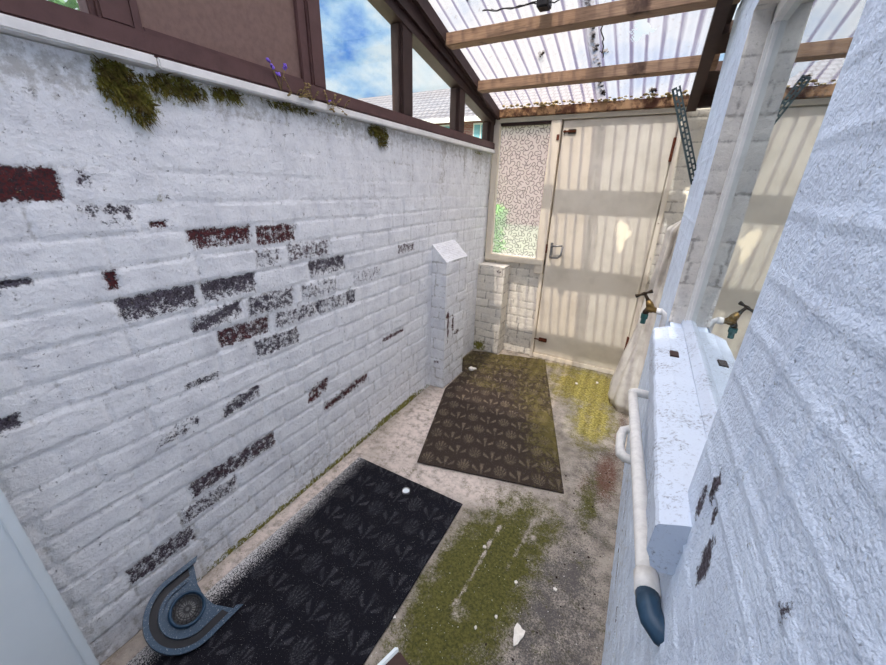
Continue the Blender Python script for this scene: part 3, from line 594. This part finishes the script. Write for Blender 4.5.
# ------------------------------------------------------------------ house window (window_3)
w3 = empty('window_3', (1.5, 1.13, 1.0)); struct(w3, 'white framed reflecting window in the house wall on the right', 'window')
MB().box(1.4975, 1.53, wy1-.03, wy1, .975, wz1, .003).box(1.506, 1.53, wy1-.045, wy1-.026, .975, wz1, .002).build('frame_side', M['white'], w3)
MB().box(1.4975, 1.53, wy0, wy0+.05, .975, wz1, .003).build('frame_side', M['white'], w3)
MB().box(1.4975, 1.53, wy0, wy1, wz1-.05, wz1, .003).build('frame_head', M['white'], w3)
MB().prism([(1.489, .97), (1.53, .97), (1.53, 1.008), (1.510, 1.008), (1.491, .988)], 1, wy0, wy1).build('frame_bottom', M['sill'], w3)
MB().box(gx, gx+.004, wy0+.02, wy1-.02, .99, wz1-.02, 0).build('glass_pane', M['mirror_glass'], w3)
# thick painted sill: tapered block a little longer than the opening
sv = []
for y, xf, dz in ((.564, 1.397, 0), (1.66, 1.391, -.008)):
    prof = [(W+.05, .885), (1.425, .868), (1.408, .874), (xf+.006, .892), (xf-.001, .906), (xf, .962), (xf+.004, .970), (1.440, .987), (1.50, .988), (1.50, .885)]
    prof = [(a_, b_+dz) for a_, b_ in prof]
    sv.append([(p[0], y, p[1]) for p in prof])
n = len(sv[0]); mb = MB(); steps = 24; vs = []
for i in range(steps+1):
    t = i/steps; j = .0015*math.sin(i*2.3)
    for a, b_ in zip(*sv): vs.append((a[0]+(b_[0]-a[0])*t+(j if a[0] < 1.43 else 0), a[1]+(b_[1]-a[1])*t, a[2]+(b_[2]-a[2])*t+j*.6))
fs = [tuple(range(n))[::-1], tuple(range(steps*n, steps*n+n))]+[(i*n+k, i*n+(k+1) % n, (i+1)*n+(k+1) % n, (i+1)*n+k) for i in range(steps) for k in range(n)]
mb.add(vs, fs).build('sill', M['sill'], w3)['label'] = 'thick white painted concrete sill'
# dim room behind the glass
rm = MB().box(1.76, 2.3, .5, 1.8, .9, .95, 0).box(2.25, 2.3, .5, 1.8, .9, 2.2, 0).build('room_back', M['indoor'], w3)
thing_mesh(MB().box(1.436, 1.462, 1.315, 1.365, .972, .986, .002), 'brown_tile', M['choc'], 'small dark brown tile lying on the window sill', 'tile')

# ------------------------------------------------------------------ near door edge (door_2) and step at the viewpoint
d2 = MB().box(.052, .10, -.74, .07, .01, 2.05, .006).build('door_2', M['pvc']); struct(d2, 'smooth white door edge at the lower left beside the left wall', 'door')
MB().box(.088, .104, .05, .0745, .0, 2.05, .003).build('edge_trim', M['pvc'], d2)
sp = empty('step', (1.0, .36, 0)); tag(sp, 'dark brown step with a white edge at the bottom of the photo', 'step')
ang = math.radians(-18); Rz = Matrix.Rotation(ang, 4, 'Z')
def rot_box(x0, x1, y0, y1, z0, z1, bev):
    m = MB().box(x0, x1, y0, y1, z0, z1, bev); m.v = [tuple(Vector((.866, .535, 0))+Rz @ Vector(v)) for v in m.v]; return m
rot_box(.016, .40, -.36, 0, 0, .17, .004).build('tread', M['choc'], sp); rot_box(0, .0155, -.36, .0, 0, .172, .004).build('edging', M['pvc'], sp)['label'] = 'white edging strip'

# ------------------------------------------------------------------ pipes and tap on the house wall
wp = empty('waste_pipe', (1.40, 1.1, .72)); tag(wp, 'white painted waste pipe sloping along the wall below the window sill', 'pipe')
A = Vector((1.422, .575, .79)); B = Vector((1.374, 1.60, .665))
MB().tube([A.lerp(B, i/10) for i in range(11)], .0185, 16).build('pipe_run', M['pipe'], wp, True)
MB().tube([A.lerp(B, .0), A.lerp(B, .045)], .0225, 16).build('collar', M['pipe'], wp, True)
MB().tube([A, A+Vector((.001, -.022, .002)), A+Vector((.008, -.045, .002)), A+Vector((.022, -.06, 0)), A+Vector((.05, -.066, -.002))], [.0205, .0205, .0205, .0200, .019], 16).build('elbow', M['bluep'], wp, True)['label'] = 'dark blue-grey plastic elbow entering the wall'
MB().tube([B, B+Vector((.0, .018, -.001)), B+Vector((.018, .03, 0)), B+Vector((.085, .03, 0))], [.0185, .0195, .0185, .0185], 14).build('end_bend', M['pipe'], wp, True)
sp2 = empty('overflow_pipe', (1.42, 1.6, .42)); tag(sp2, 'short white painted pipe bend low on the wall beneath the waste pipe', 'pipe')
MB().tube([(1.46, 1.60, .49), (1.395, 1.60, .49), (1.374, 1.588, .484), (1.369, 1.565, .468), (1.371, 1.50, .452), (1.378, 1.462, .447), (1.395, 1.446, .445), (1.455, 1.44, .445)], [.018, .018, .02, .021, .018, .021, .02, .018], 14).build('pipe_bend', M['pipe'], sp2, True)

tp = empty('garden_tap', (1.40, 1.8, 1.0)); tag(tp, 'old brass garden tap with T handle on the house wall by the window', 'tap')
MB().tube([(1.430, 1.81, .78), (1.430, 1.81, .90), (1.430, 1.805, .965), (1.427, 1.80, .988), (1.415, 1.80, .997), (1.394, 1.80, .996)], .0115, 12).tube([(1.416, 1.80, .997), (1.394, 1.80, .996)], .0150, 12).tube([(1.43, 1.81, .84), (1.441, 1.81, .84)], .0108, 12).build('supply_pipe', M['pipe'], tp, True)
MB().tube([(1.398, 1.80, .997), (1.384, 1.80, 1.0), (1.378, 1.80, 1.001), (1.366, 1.80, 1.003), (1.354, 1.80, .998)], [.012, .013, .018, .019, .013], 12).tube([(1.372, 1.80, 1.0), (1.362, 1.80, 1.022), (1.352, 1.80, 1.040)], [.0175, .016, .010], 10).build('tap_body', M['brass'], tp, True)
hn = MB().tube([(1.356, 1.80, 1.030), (1.348, 1.80, 1.046), (1.335, 1.80, 1.066)], [.011, .0075, .006], 10).build('spindle', M['bronze'], tp, True)
MB().tube([(1.300, 1.80, 1.050), (1.304, 1.80, 1.052), (1.320, 1.80, 1.060), (1.331, 1.80, 1.066), (1.343, 1.80, 1.073), (1.358, 1.80, 1.081), (1.362, 1.80, 1.083)], [.0085, .0085, .005, .0085, .005, .0085, .0085], 10).build('t_handle', M['bronze'], hn, True)
MB().tube([(1.362, 1.80, .998), (1.354, 1.80, .984), (1.353, 1.80, .970)], [.014, .013, .012], 12).build('spout', M['bronze'], tp, True)
MB().tube([(1.353, 1.80, .976), (1.353, 1.80, .955)], .0165, 6).tube([(1.353, 1.80, .955), (1.352, 1.80, .930)], .011, 10).build('hose_connector', M['teal'], tp)['label'] = 'green plastic hose connector'

# slotted angle strut
sa = empty('slotted_angle', (1.25, 2.36, 1.955)); tag(sa, 'dark grey slotted steel angle strut leaning from house wall to roof', 'bracket')
T = Vector((1.252, 2.40, 1.966)); Bm = Vector((1.440, 2.42, 1.53)); ax = (Bm-T).normalized(); sd = ax.cross(Vector((0, 1, 0))).normalized(); nn = ax.cross(sd).normalized()
def flange(e, depth_dir, wdt):
    mb = MB(); L = (Bm-T).length
    def bar(a0, a1, b0, b1):
        vs = []
        for t in (0, .0022):
            for a, b in ((a0, b0), (a1, b0), (a1, b1), (a0, b1)): vs.append(T+ax*a+e*b+depth_dir*t)
        mb.add(vs, [(0, 1, 2, 3), (7, 6, 5, 4), (0, 4, 5, 1), (1, 5, 6, 2), (2, 6, 7, 3), (3, 7, 4, 0)])
    bar(0, L, 0, wdt*.22); bar(0, L, wdt*.42, wdt*.58); bar(0, L, wdt*.8, wdt)
    a = 0; k = 0
    while a < L:
        bar(a, min(a+.010, L), wdt*.2, wdt*.44); bar(min(a+.014, L-.001), min(a+.024, L), wdt*.56, wdt*.82); a += .030
    return mb
flange(sd, nn, .038).build('slotted_flange', M['zinc'], sa); flange(-nn, sd, .030).build('slotted_flange', M['zinc'], sa)

# plastic sheet draped past the end of the house wall
na, nz = 90, 120
th, tz = np.meshgrid(np.linspace(math.pi*.35, math.pi*1.55, na), np.linspace(0, 1, nz), indexing='ij')
zz = 1.33*(1-tz)+.004
rb = .075+.03*sst(.1, .5, tz)+.085*sst(.5, .93, tz)-.03*sst(.95, 1, tz)
fold = .011*np.sin(th*11+3*fbm(th, tz, 2, 5))*(1-.3*tz)+.018*(fbm(th*1.3, tz*2.0, 3, 6)-.5)
rr = (rb+fold)*sst(-.02, .05, tz)
Pt = np.stack([1.475-.01*tz+rr*np.cos(th), 2.73+rr*np.sin(th)*1.05, zz], -1)
ps = grid_obj('plastic_sheet', Pt, M['sheet']); tag(ps, 'creased milky plastic sheet draped to the floor right of the far door', 'sheet')
m_ = ps.modifiers.new('thickness', 'SOLIDIFY'); m_.thickness = .002

# ------------------------------------------------------------------ drain gully surround, leaning against the left wall
gs = empty('gully_surround', (.11, .29, .08)); tag(gs, 'blue-grey plastic drain gully surround with round grate leaning on the left wall', 'drain cover')
o0 = Vector((.03, 0, .150)); e2 = Vector((.19, 0, -.14)).normalized(); e1 = Vector((0, 1, 0)); en = e1.cross(e2)*-1
if en.x < 0: en = -en
def gp(a, b, hgt): return o0+e1*a+e2*b+en*hgt
ca_, cb_ = .298, .126
def outline(k, tipc=1.0):
    pts = []
    for i in range(33):
        q = math.radians(90+180*i/32); pts.append((ca_+.118*k*math.cos(q), cb_+.122*k*math.sin(q)))   # bottom -> around -y side
    pts = pts[::-1]
    # from wall-side (b small) round to floor side (b large)
    left = [(ca_+.088*tipc, cb_-.122*k)]; right = [(ca_+.108*tipc, cb_+.120*k)]
    return pts, left, right
def plate(ko, ki, tip, z0, z1):
    """open horseshoe band between scales ko and ki with extruded thickness"""
    mb = MB(); vs = []; n = 33
    for k, hh in ((ko, z0), (ko, z1), (ki, z1), (ki, z0)):
        for i in range(n):
            q = math.radians(90+180*i/(n-1)); vs.append(gp(ca_+.118*k*math.cos(q), cb_+.122*k*math.sin(q), hh))
        vs.append(gp(ca_+tip*(k if k > .8 else .8), cb_-.122*k, hh))
        vs.insert(len(vs)-n-1, gp(ca_+(tip+.02)*(k if k > .8 else .8), cb_+.122*k, hh))
    m = n+2; fs = []
    for r in range(4):
        for i in range(m-1): fs.append((r*m+i, r*m+i+1, ((r+1) % 4)*m+i+1, ((r+1) % 4)*m+i))
    fs += [(0, m, 2*m, 3*m), (m-1, 4*m-1, 3*m-1, 2*m-1)]
    return mb.add(vs, fs)
base = MB(); bo = []
for i in range(33):
    q = math.radians(90+180*i/32); bo.append((ca_+.116*math.cos(q), cb_+.120*math.sin(q)))
bo = [(ca_+.105, cb_+.120)]+bo+[(ca_+.086, cb_-.120), (ca_+.075, cb_-.085), (ca_+.06, cb_-.045), (ca_+.055, cb_+.0), (ca_+.062, cb_+.05)]
# base plate with a round opening: bridge outline to circle by angle
nb = 72; vs = []
def ray_poly(ang):
    dx, dy = math.cos(ang), math.sin(ang); best = .3
    for i in range(len(bo)):
        x1, y1 = bo[i][0]-ca_, bo[i][1]-cb_; x2, y2 = bo[(i+1) % len(bo)][0]-ca_, bo[(i+1) % len(bo)][1]-cb_
        den = dx*(y2-y1)-dy*(x2-x1)
        if abs(den) < 1e-9: continue
        t = (x1*(y2-y1)-y1*(x2-x1))/den; s_ = (x1*dy-y1*dx)/den
        if t > 0 and -1e-6 <= s_ <= 1+1e-6: best = t if best == .3 else max(best, t)
    return best
angs = sorted([2*math.pi*i/nb for i in range(nb)]+[math.atan2(b_-cb_, a-ca_) % (2*math.pi) for a, b_ in bo[:1]+bo[33:]]); nb = len(angs)
for hh in (.004, .0):
    for rad in (None, .048):
        for q in angs:
            r_ = ray_poly(q) if rad is None else rad
            vs.append(gp(ca_+r_*math.cos(q), cb_+r_*math.sin(q), hh))
fs = []
for i in range(nb):
    j = (i+1) % nb; fs += [(i, j, nb+j, nb+i), (2*nb+i, 3*nb+i, 3*nb+j, 2*nb+j), (i, 2*nb+i, 2*nb+j, j), (nb+i, nb+j, 3*nb+j, 3*nb+i)]
base.add(vs, fs)
def mat_bluedust():
    t = NT('dusty_blue_plastic'); c = t.mix(t.ramp(t.noise(190, 5, .8), .58, .66), lin(40, 64, 84), lin(170, 176, 180)); return t.fin(t.bsdf(c, .4, spec=.4))
M['bluedust'] = mat_bluedust()
base.build('base_plate', M['bluedust'], gs)
plate(1.03, .90, .10, -.002, .026).build('rim', M['bluedust'], gs)
plate(.895, .70, .07, .0035, .006).build('channel', M['black'], gs)['label'] = 'dark sunken channel'
plate(.69, .60, .05, .0, .016).build('inner_rim', M['bluedust'], gs)
ring = MB(); N = 40
prof = [(.056, .004), (.054, .018), (.050, .022), (.046, .018), (.044, .0)]
vs = [gp(ca_+r*math.cos(2*math.pi*i/N), cb_+r*math.sin(2*math.pi*i/N), hgt) for r, hgt in prof for i in range(N)]
ring.add(vs, [(k*N+i, k*N+(i+1) % N, (k+1)*N+(i+1) % N, (k+1)*N+i) for k in range(len(prof)-1) for i in range(N)]).build('ring', M['bluep'], gs, True)
gr = MB()
def annulus_bits(r0, r1, n, fill, hgt):
    for i in range(n):
        a0 = 2*math.pi*i/n; a1 = a0+2*math.pi/n*fill; vs = []
        for hh in (hgt, hgt-.003):
            for r, a in ((r0, a0), (r1, a0), (r1, (a0+a1)/2), (r1, a1), (r0, a1), (r0, (a0+a1)/2)): vs.append(gp(ca_+r*math.cos(a), cb_+r*math.sin(a), hh))
        gr.add(vs, [(0, 1, 2, 3, 4, 5), (11, 10, 9, 8, 7, 6)]+[(k, (k+1) % 6, 6+(k+1) % 6, 6+k) for k in range(6)])
for r0, r1 in ((.045, .040), (.036, .032), (.028, .025), (.013, .006)): annulus_bits(r1, r0, 24, 1.0, .006)
annulus_bits(.006, .045, 18, .3, .006)
gr.build('grate', M['black'], gs)['label'] = 'round slotted grate'
bw = MB(); bw.add([gp(ca_+.046*math.cos(2*math.pi*i/N), cb_+.046*math.sin(2*math.pi*i/N), -.002) for i in range(N)]+[gp(ca_+.03*math.cos(2*math.pi*i/N), cb_+.03*math.sin(2*math.pi*i/N), -.012) for i in range(N)], [(i, (i+1) % N, N+(i+1) % N, N+i) for i in range(N)]+[tuple(range(N, 2*N))]).build('bowl', M['steel'], gs)

# ------------------------------------------------------------------ small things on the floor
tl = empty('tealight', (.462, 1.177, .008)); tag(tl, 'small white tealight cup lying on the black mat', 'candle')
mb = MB(); N = 24; prof = [(0, .0), (.019, .0), (.0205, .014), (.0195, .014), (.018, .004), (0, .004)]
vs = [(.462+r*math.cos(2*math.pi*i/N), 1.177+r*math.sin(2*math.pi*i/N), .009+z) for r, z in prof for i in range(N)]
mb.add(vs, [(k*N+i, k*N+(i+1) % N, (k+1)*N+(i+1) % N, (k+1)*N+i) for k in range(5) for i in range(N)]).build('cup', M['steel'], tl, True)['label'] = 'thin metal cup'
MB().tube([(.462, 1.177, .0135), (.462, 1.177, .0185)], .0175, 20).build('wax', M['pvc'], tl)
FL = [(1.172, .845, .030, 1.9, 'large torn white paint flake on the mossy floor near the waste pipe'), (1.028, 2.85, .014, 1.2, 'pale stone chip on the bright moss near the far door'), (.755, .672, .008, 1, 'tiny white chip beside the black mat near the step'), (1.252, 1.07, .009, 1, 'small round white chip on the dark floor near the pipe elbow'), (1.081, .86, .007, 1, 'tiny white chip left of the large paint flake'), (1.106, 1.02, .009, 1, 'square white chip behind the large paint flake'), (.935, 1.10, .008, 1, 'white chip on the pale scraped line in the moss'), (1.175, 2.95, .016, 1.6, 'pale flat chip by the foot of the far door'), (1.03, .79, .006, 1, 'tiny white chip in the dark moss at the bottom of the photo')]
for k, (x, y, r, el_, lab) in enumerate(FL):
    rnd = random.Random(k+40); n = 11; pts = []
    for i in range(n):
        q = 2*math.pi*i/n; rr_ = r*rnd.uniform(.6, 1.1); pts.append((x+rr_*math.cos(q)/(el_**.5), y+rr_*math.sin(q)*(el_**.5)))
    mb = MB(); c = len(pts); vs = [(p[0], p[1], .001) for p in pts]+[(p[0], p[1], .004+.004*rnd.random()) for p in pts]+[(x, y, .006)]
    mb.add(vs, [tuple(range(c))[::-1]]+[(i, (i+1) % c, c+(i+1) % c, c+i) for i in range(c)]+[(c+i, c+(i+1) % c, 2*c) for i in range(c)])
    thing_mesh(mb, 'paint_flake', M['flake'], lab, 'flake', 'white flakes and chips on the floor')
thing_mesh(MB().blob((.185, 2.60, .02), .022, 2, .25, (1.2, 1, .7), 3).blob((.20, 2.63, .012), .014, 2, .25, (1, 1, .7), 4), 'rubble', M['flake'], 'white plaster rubble in the corner behind the wall pilaster', 'rubble')
MBd = MB(); rnd = random.Random(77)
for k in range(46):
    x = rnd.uniform(1.08, 1.41); y = rnd.uniform(.65, 1.9); MBd.blob((x, y, .002), rnd.uniform(.002, .005), 1, .3, (1, 1, .7), k)
thing_mesh(MBd, 'grit', M['debris'], 'dark grit scattered on the floor along the house wall', 'grit', kind='stuff')

# ------------------------------------------------------------------ plants growing on the wall top
def tufts(name, spots, lab, mat, seed, ln=.03):
    rnd = random.Random(seed); mb = MB()
    for (y, z, ry, rz, n) in spots:
        for k in range(n):
            q = rnd.uniform(0, 6.28); r = rnd.random()**.5; yy = y+ry*r*math.cos(q); zz_ = z+rz*r*math.sin(q)
            p = Vector((.0, yy, zz_)); dv = Vector((rnd.uniform(.25, .7), rnd.uniform(-.5, .5), rnd.uniform(-1, .3))).normalized()*ln*rnd.uniform(.4, 1.1); s_ = Vector((0, rnd.uniform(-1, 1), rnd.uniform(-.5, .5))).normalized()*.0022
            mb.add([p-s_, p+s_, p+dv*.6+s_*.8+Vector((0, 0, -.002)), p+dv+Vector((0, 0, -.006))], [(0, 1, 2), (0, 2, 3)])
    c = spots[0]; o = mb.build(name, mat, origin=(.0, c[0], c[1])); return tag(o, lab, 'moss', kind='stuff')
tufts('moss', [(.565, 1.715, .05, .05, 380), (.60, 1.665, .035, .04, 260), (.70, 1.735, .09, .025, 330)], 'thick brown-green moss hanging below the white strip, upper left', M['mossm'], 3)
tufts('moss', [(1.64, 1.735, .085, .025, 260), (1.67, 1.70, .04, .03, 120)], 'brown-green moss below the white strip under the large pane', M['mossm'], 5)
tufts('moss', [(.86, 1.742, .06, .02, 140), (1.12, 1.752, .12, .012, 160)], 'thin moss fringe under the strip below the purple flowers', M['mossm'], 6, .022)
def dryplant(y, z, n, lab, seed):
    rnd = random.Random(seed); mb = MB()
    for k in range(n):
        a = Vector((.036, y+rnd.gauss(0, .03), z)); d_ = Vector((rnd.uniform(.1, .4), rnd.uniform(-.8, .8), rnd.uniform(-.5, 1)))*.05
        mb.tube([a, a+d_*.5+Vector((0, 0, .006)), a+d_], [.0012, .001, .0006], 5)
        for j in range(3):
            p = a+d_*rnd.uniform(.4, 1); mb.blob(p, .0045, 1, .4, (1, 1.3, .6), k*5+j)
    thing_mesh(mb, 'dry_weed', M['stem'], lab, 'weed', 'dry weeds on the wall top')
dryplant(1.155, 1.79, 16, 'dry curled weed on the white strip right of the purple flowers', 3); dryplant(1.30, 1.785, 12, 'small dry weed on the white strip under the mullion by the large pane', 4)
def flower(y, z0, heads, lab, seed):
    rt = empty('wildflower', (.03, y, z0)); tag(rt, lab, 'flower', 'purple wildflowers on the wall top'); rnd = random.Random(seed)
    for (fy, fz) in heads:
        MB().tube([(.03, y, z0), (.034, (y+fy)/2, (z0+fz)/2+.004), (.038, fy, fz)], [.0012, .001, .0009], 6).build('stem', M['stem'], rt, True)
        mb = MB()
        for j in range(9):
            q = rnd.uniform(0, 6.28); c = Vector((.038+.004*rnd.uniform(-1, 1), fy+.008*math.cos(q)*rnd.random(), fz+.009*math.sin(q)*rnd.random())); mb.blob(c, .0042, 1, .3, (.5, 1, 1.1), j+seed)
        mb.build('flower_head', M['petal'], rt, True)
flower(1.055, 1.792, [(1.01, 1.868), (1.022, 1.857), (1.078, 1.866), (1.043, 1.838)], 'purple wildflowers sprouting in front of the brown panel', 2)
flower(1.27, 1.775, [(1.285, 1.793)], 'single purple flower below the mullion next to the large pane', 8)

# ------------------------------------------------------------------ outdoors
gr_ = MB().box(-45, -.25, -12, 60, -.16, -.1, 0).box(-.25, 12, 3.42, 60, -.16, -.1, 0).build('ground', M['grass']); struct(gr_, 'garden ground outside the passage', 'ground')
def shrub(loc, r, hgt, n, lab, seed, leaf=.05, mat='leafm'):
    rt = empty('shrub', loc); tag(rt, lab, 'shrub'); rnd = random.Random(seed); mb = MB(); stm = MB(); L0 = Vector(loc)
    for k in range(7):
        tip = L0+Vector((rnd.uniform(-r, r)*.6, rnd.uniform(-r, r)*.6, hgt*rnd.uniform(.7, .98))); stm.tube([L0+Vector((rnd.uniform(-.04, .04), rnd.uniform(-.04, .04), 0)), L0.lerp(tip, .5)+Vector((rnd.uniform(-.05, .05), 0, 0)), tip], [.012, .009, .004], 6)
    stm.build('stems', M['stem'], rt, True)
    for k in range(n):
        q = rnd.uniform(0, 6.28); rr_ = r*rnd.random()**.5; z = hgt*rnd.random()**.6
        c = L0+Vector((rr_*math.cos(q), rr_*math.sin(q)*.6, z)); a = Vector((rnd.gauss(0, 1), rnd.gauss(0, 1), rnd.gauss(0, .7))).normalized(); b_ = a.cross(Vector((rnd.gauss(0, 1), rnd.gauss(0, 1), rnd.gauss(0, 1)))).normalized(); w_ = leaf*.28
        nrm = a.cross(b_)*leaf*.1
        mb.add([c, c+a*leaf*.4+b_*w_+nrm, c+a*leaf, c+a*leaf*.4-b_*w_+nrm, c+a*leaf*.45], [(0, 1, 4), (1, 2, 4), (2, 3, 4), (3, 0, 4)])
    mb.build('foliage', M[mat], rt)
shrub((-.16, 3.56, -.1), .20, 1.42, 1900, 'bright green shrub behind the patterned obscured glass', 5, .06)
shrub((-1.15, 1.0, -.1), .25, 2.33, 330, 'green leafy shrub outside the first pane at the upper left', 6, .10, 'leafd')
# neighbouring house
hs = empty('house', (-9.5, 20, -.1)); tag(hs, 'red brick house with grey tiled roof seen through the left panes', 'house')
x0, x1, y0, y1, ez, rz_ = -20.5, -1.0, 18.0, 27.0, 4.72, 7.05
MB().box(x0, x1, y0, y1, -.1, ez, 0).build('brick_walls', M['hbrick'], hs)
e = .35
rf = MB().add([(x0-e, y0-e, ez-.1), (x1+e, y0-e, ez-.1), (x1+e, y1+e, ez-.1), (x0-e, y1+e, ez-.1), (x0+2.6, 22.5, rz_), (x1-2.6, 22.5, rz_)], [(0, 1, 5, 4), (1, 2, 5), (2, 3, 4, 5), (3, 0, 4), (3, 2, 1, 0)]).build('tiled_roof', M['tile'], hs)
MB().box(x0-e, x1+e, y0-e-.06, y0-e, ez-.28, ez-.08, 0).build('fascia', M['white'], hs)
for wx, hw in ((-15.5, .8), (-11.8, .8), (-8.75, .8), (-6.62, .4)):
    fr = MB().box(wx-hw, wx+hw, y0-.06, y0+.02, ez-1.45, ez-.32, 0).build('house_window', M['white'], hs)
    MB().box(wx-hw+.07, wx-.03, y0-.08, y0-.05, ez-1.38, ez-.39, 0).box(wx+.03, wx+hw-.07, y0-.08, y0-.05, ez-1.38, ez-.39, 0).build('window_glass', M['hglass'], fr)

# ------------------------------------------------------------------ sky and sun
wd = bpy.data.worlds.new('sky'); SC.world = wd; wd.use_nodes = True; nt = wd.node_tree; nt.nodes.clear()
def wn(t, **k):
    o = nt.nodes.new(t)
    for a, b_ in k.items(): setattr(o, a, b_)
    return o
tc = wn('ShaderNodeTexCoord'); sep = wn('ShaderNodeSeparateXYZ'); nt.links.new(tc.outputs['Generated'], sep.inputs[0])
mp = wn('ShaderNodeMapping'); mp.inputs['Scale'].default_value = (1, 1, 1.7); mp.inputs['Location'].default_value = (.35, .1, .2); nt.links.new(tc.outputs['Generated'], mp.inputs[0])
no = wn('ShaderNodeTexNoise'); no.inputs['Scale'].default_value = 4.6; no.inputs['Detail'].default_value = 8; no.inputs['Roughness'].default_value = .56; no.inputs['Distortion'].default_value = .0; nt.links.new(mp.outputs[0], no.inputs['Vector'])
cr = wn('ShaderNodeValToRGB'); e_ = cr.color_ramp.elements; e_[0].position = .36; e_[0].color = (.10, .30, .82, 1); e_[1].position = .62; e_[1].color = (.98, 1.0, 1.0, 1)
m1 = cr.color_ramp.elements.new(.44); m1.color = (.42, .66, .95, 1); m1 = cr.color_ramp.elements.new(.52); m1.color = (.80, .92, 1.0, 1); m1 = cr.color_ramp.elements.new(.72); m1.color = (.70, .76, .82, 1)
nt.links.new(no.outputs['Fac'], cr.inputs[0])
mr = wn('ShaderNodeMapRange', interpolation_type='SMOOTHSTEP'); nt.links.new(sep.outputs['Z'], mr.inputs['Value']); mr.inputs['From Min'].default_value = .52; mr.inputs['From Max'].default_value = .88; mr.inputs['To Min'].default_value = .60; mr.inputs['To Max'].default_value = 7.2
mr2 = wn('ShaderNodeMapRange', interpolation_type='SMOOTHSTEP'); nt.links.new(sep.outputs['Z'], mr2.inputs['Value']); mr2.inputs['From Min'].default_value = .5; mr2.inputs['From Max'].default_value = .75
mxc = wn('ShaderNodeMix', data_type='RGBA'); nt.links.new(mr2.outputs[0], mxc.inputs['Factor']); nt.links.new(cr.outputs[0], mxc.inputs[6]); mxc.inputs[7].default_value = (1, .97, .94, 1)
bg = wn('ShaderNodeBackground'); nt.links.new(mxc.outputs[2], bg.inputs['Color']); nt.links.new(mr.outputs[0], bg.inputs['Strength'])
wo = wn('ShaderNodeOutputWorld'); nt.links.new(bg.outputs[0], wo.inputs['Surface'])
sl = bpy.data.lights.new('sun', 'SUN'); sl.energy = 3.9; sl.angle = math.radians(.7); sl.color = (1, .93, .8)
so = bpy.data.objects.new('sun', sl); COL.objects.link(so); so.location = (1, -6, 9)
so.rotation_euler = Vector((.10, 1, -1.58)).to_track_quat('-Z', 'Y').to_euler()

# ------------------------------------------------------------------ camera
R = [[0.8757098774880648, 0.4821465965722008, 0.02582382395544677], [-0.20031369471610036, 0.3141200390114338, 0.9280102503747684], [-0.43932520321400115, 0.8178406082515705, -0.3716585870334195]]
cam = bpy.data.cameras.new('camera'); co = bpy.data.objects.new('camera', cam); COL.objects.link(co); SC.camera = co
mw = Matrix(((R[0][0], R[1][0], -R[2][0], 1.28602), (R[0][1], R[1][1], -R[2][1], 0), (R[0][2], R[1][2], -R[2][2], 1.47907), (0, 0, 0, 1))); co.matrix_world = mw
cam.sensor_fit = 'HORIZONTAL'; cam.sensor_width = 36; cam.lens = 360.253/886*36; cam.clip_start = .02; cam.clip_end = 300

SC.view_settings.view_transform = 'Standard'; SC.view_settings.look = 'None'; SC.view_settings.gamma = 1; SC.view_settings.use_curve_mapping = False
SC.view_settings.exposure = .72
SC.cycles.max_bounces = 10; SC.cycles.diffuse_bounces = 6; SC.cycles.transparent_max_bounces = 24; SC.cycles.use_denoising = True; SC.cycles.sample_clamp_indirect = 8
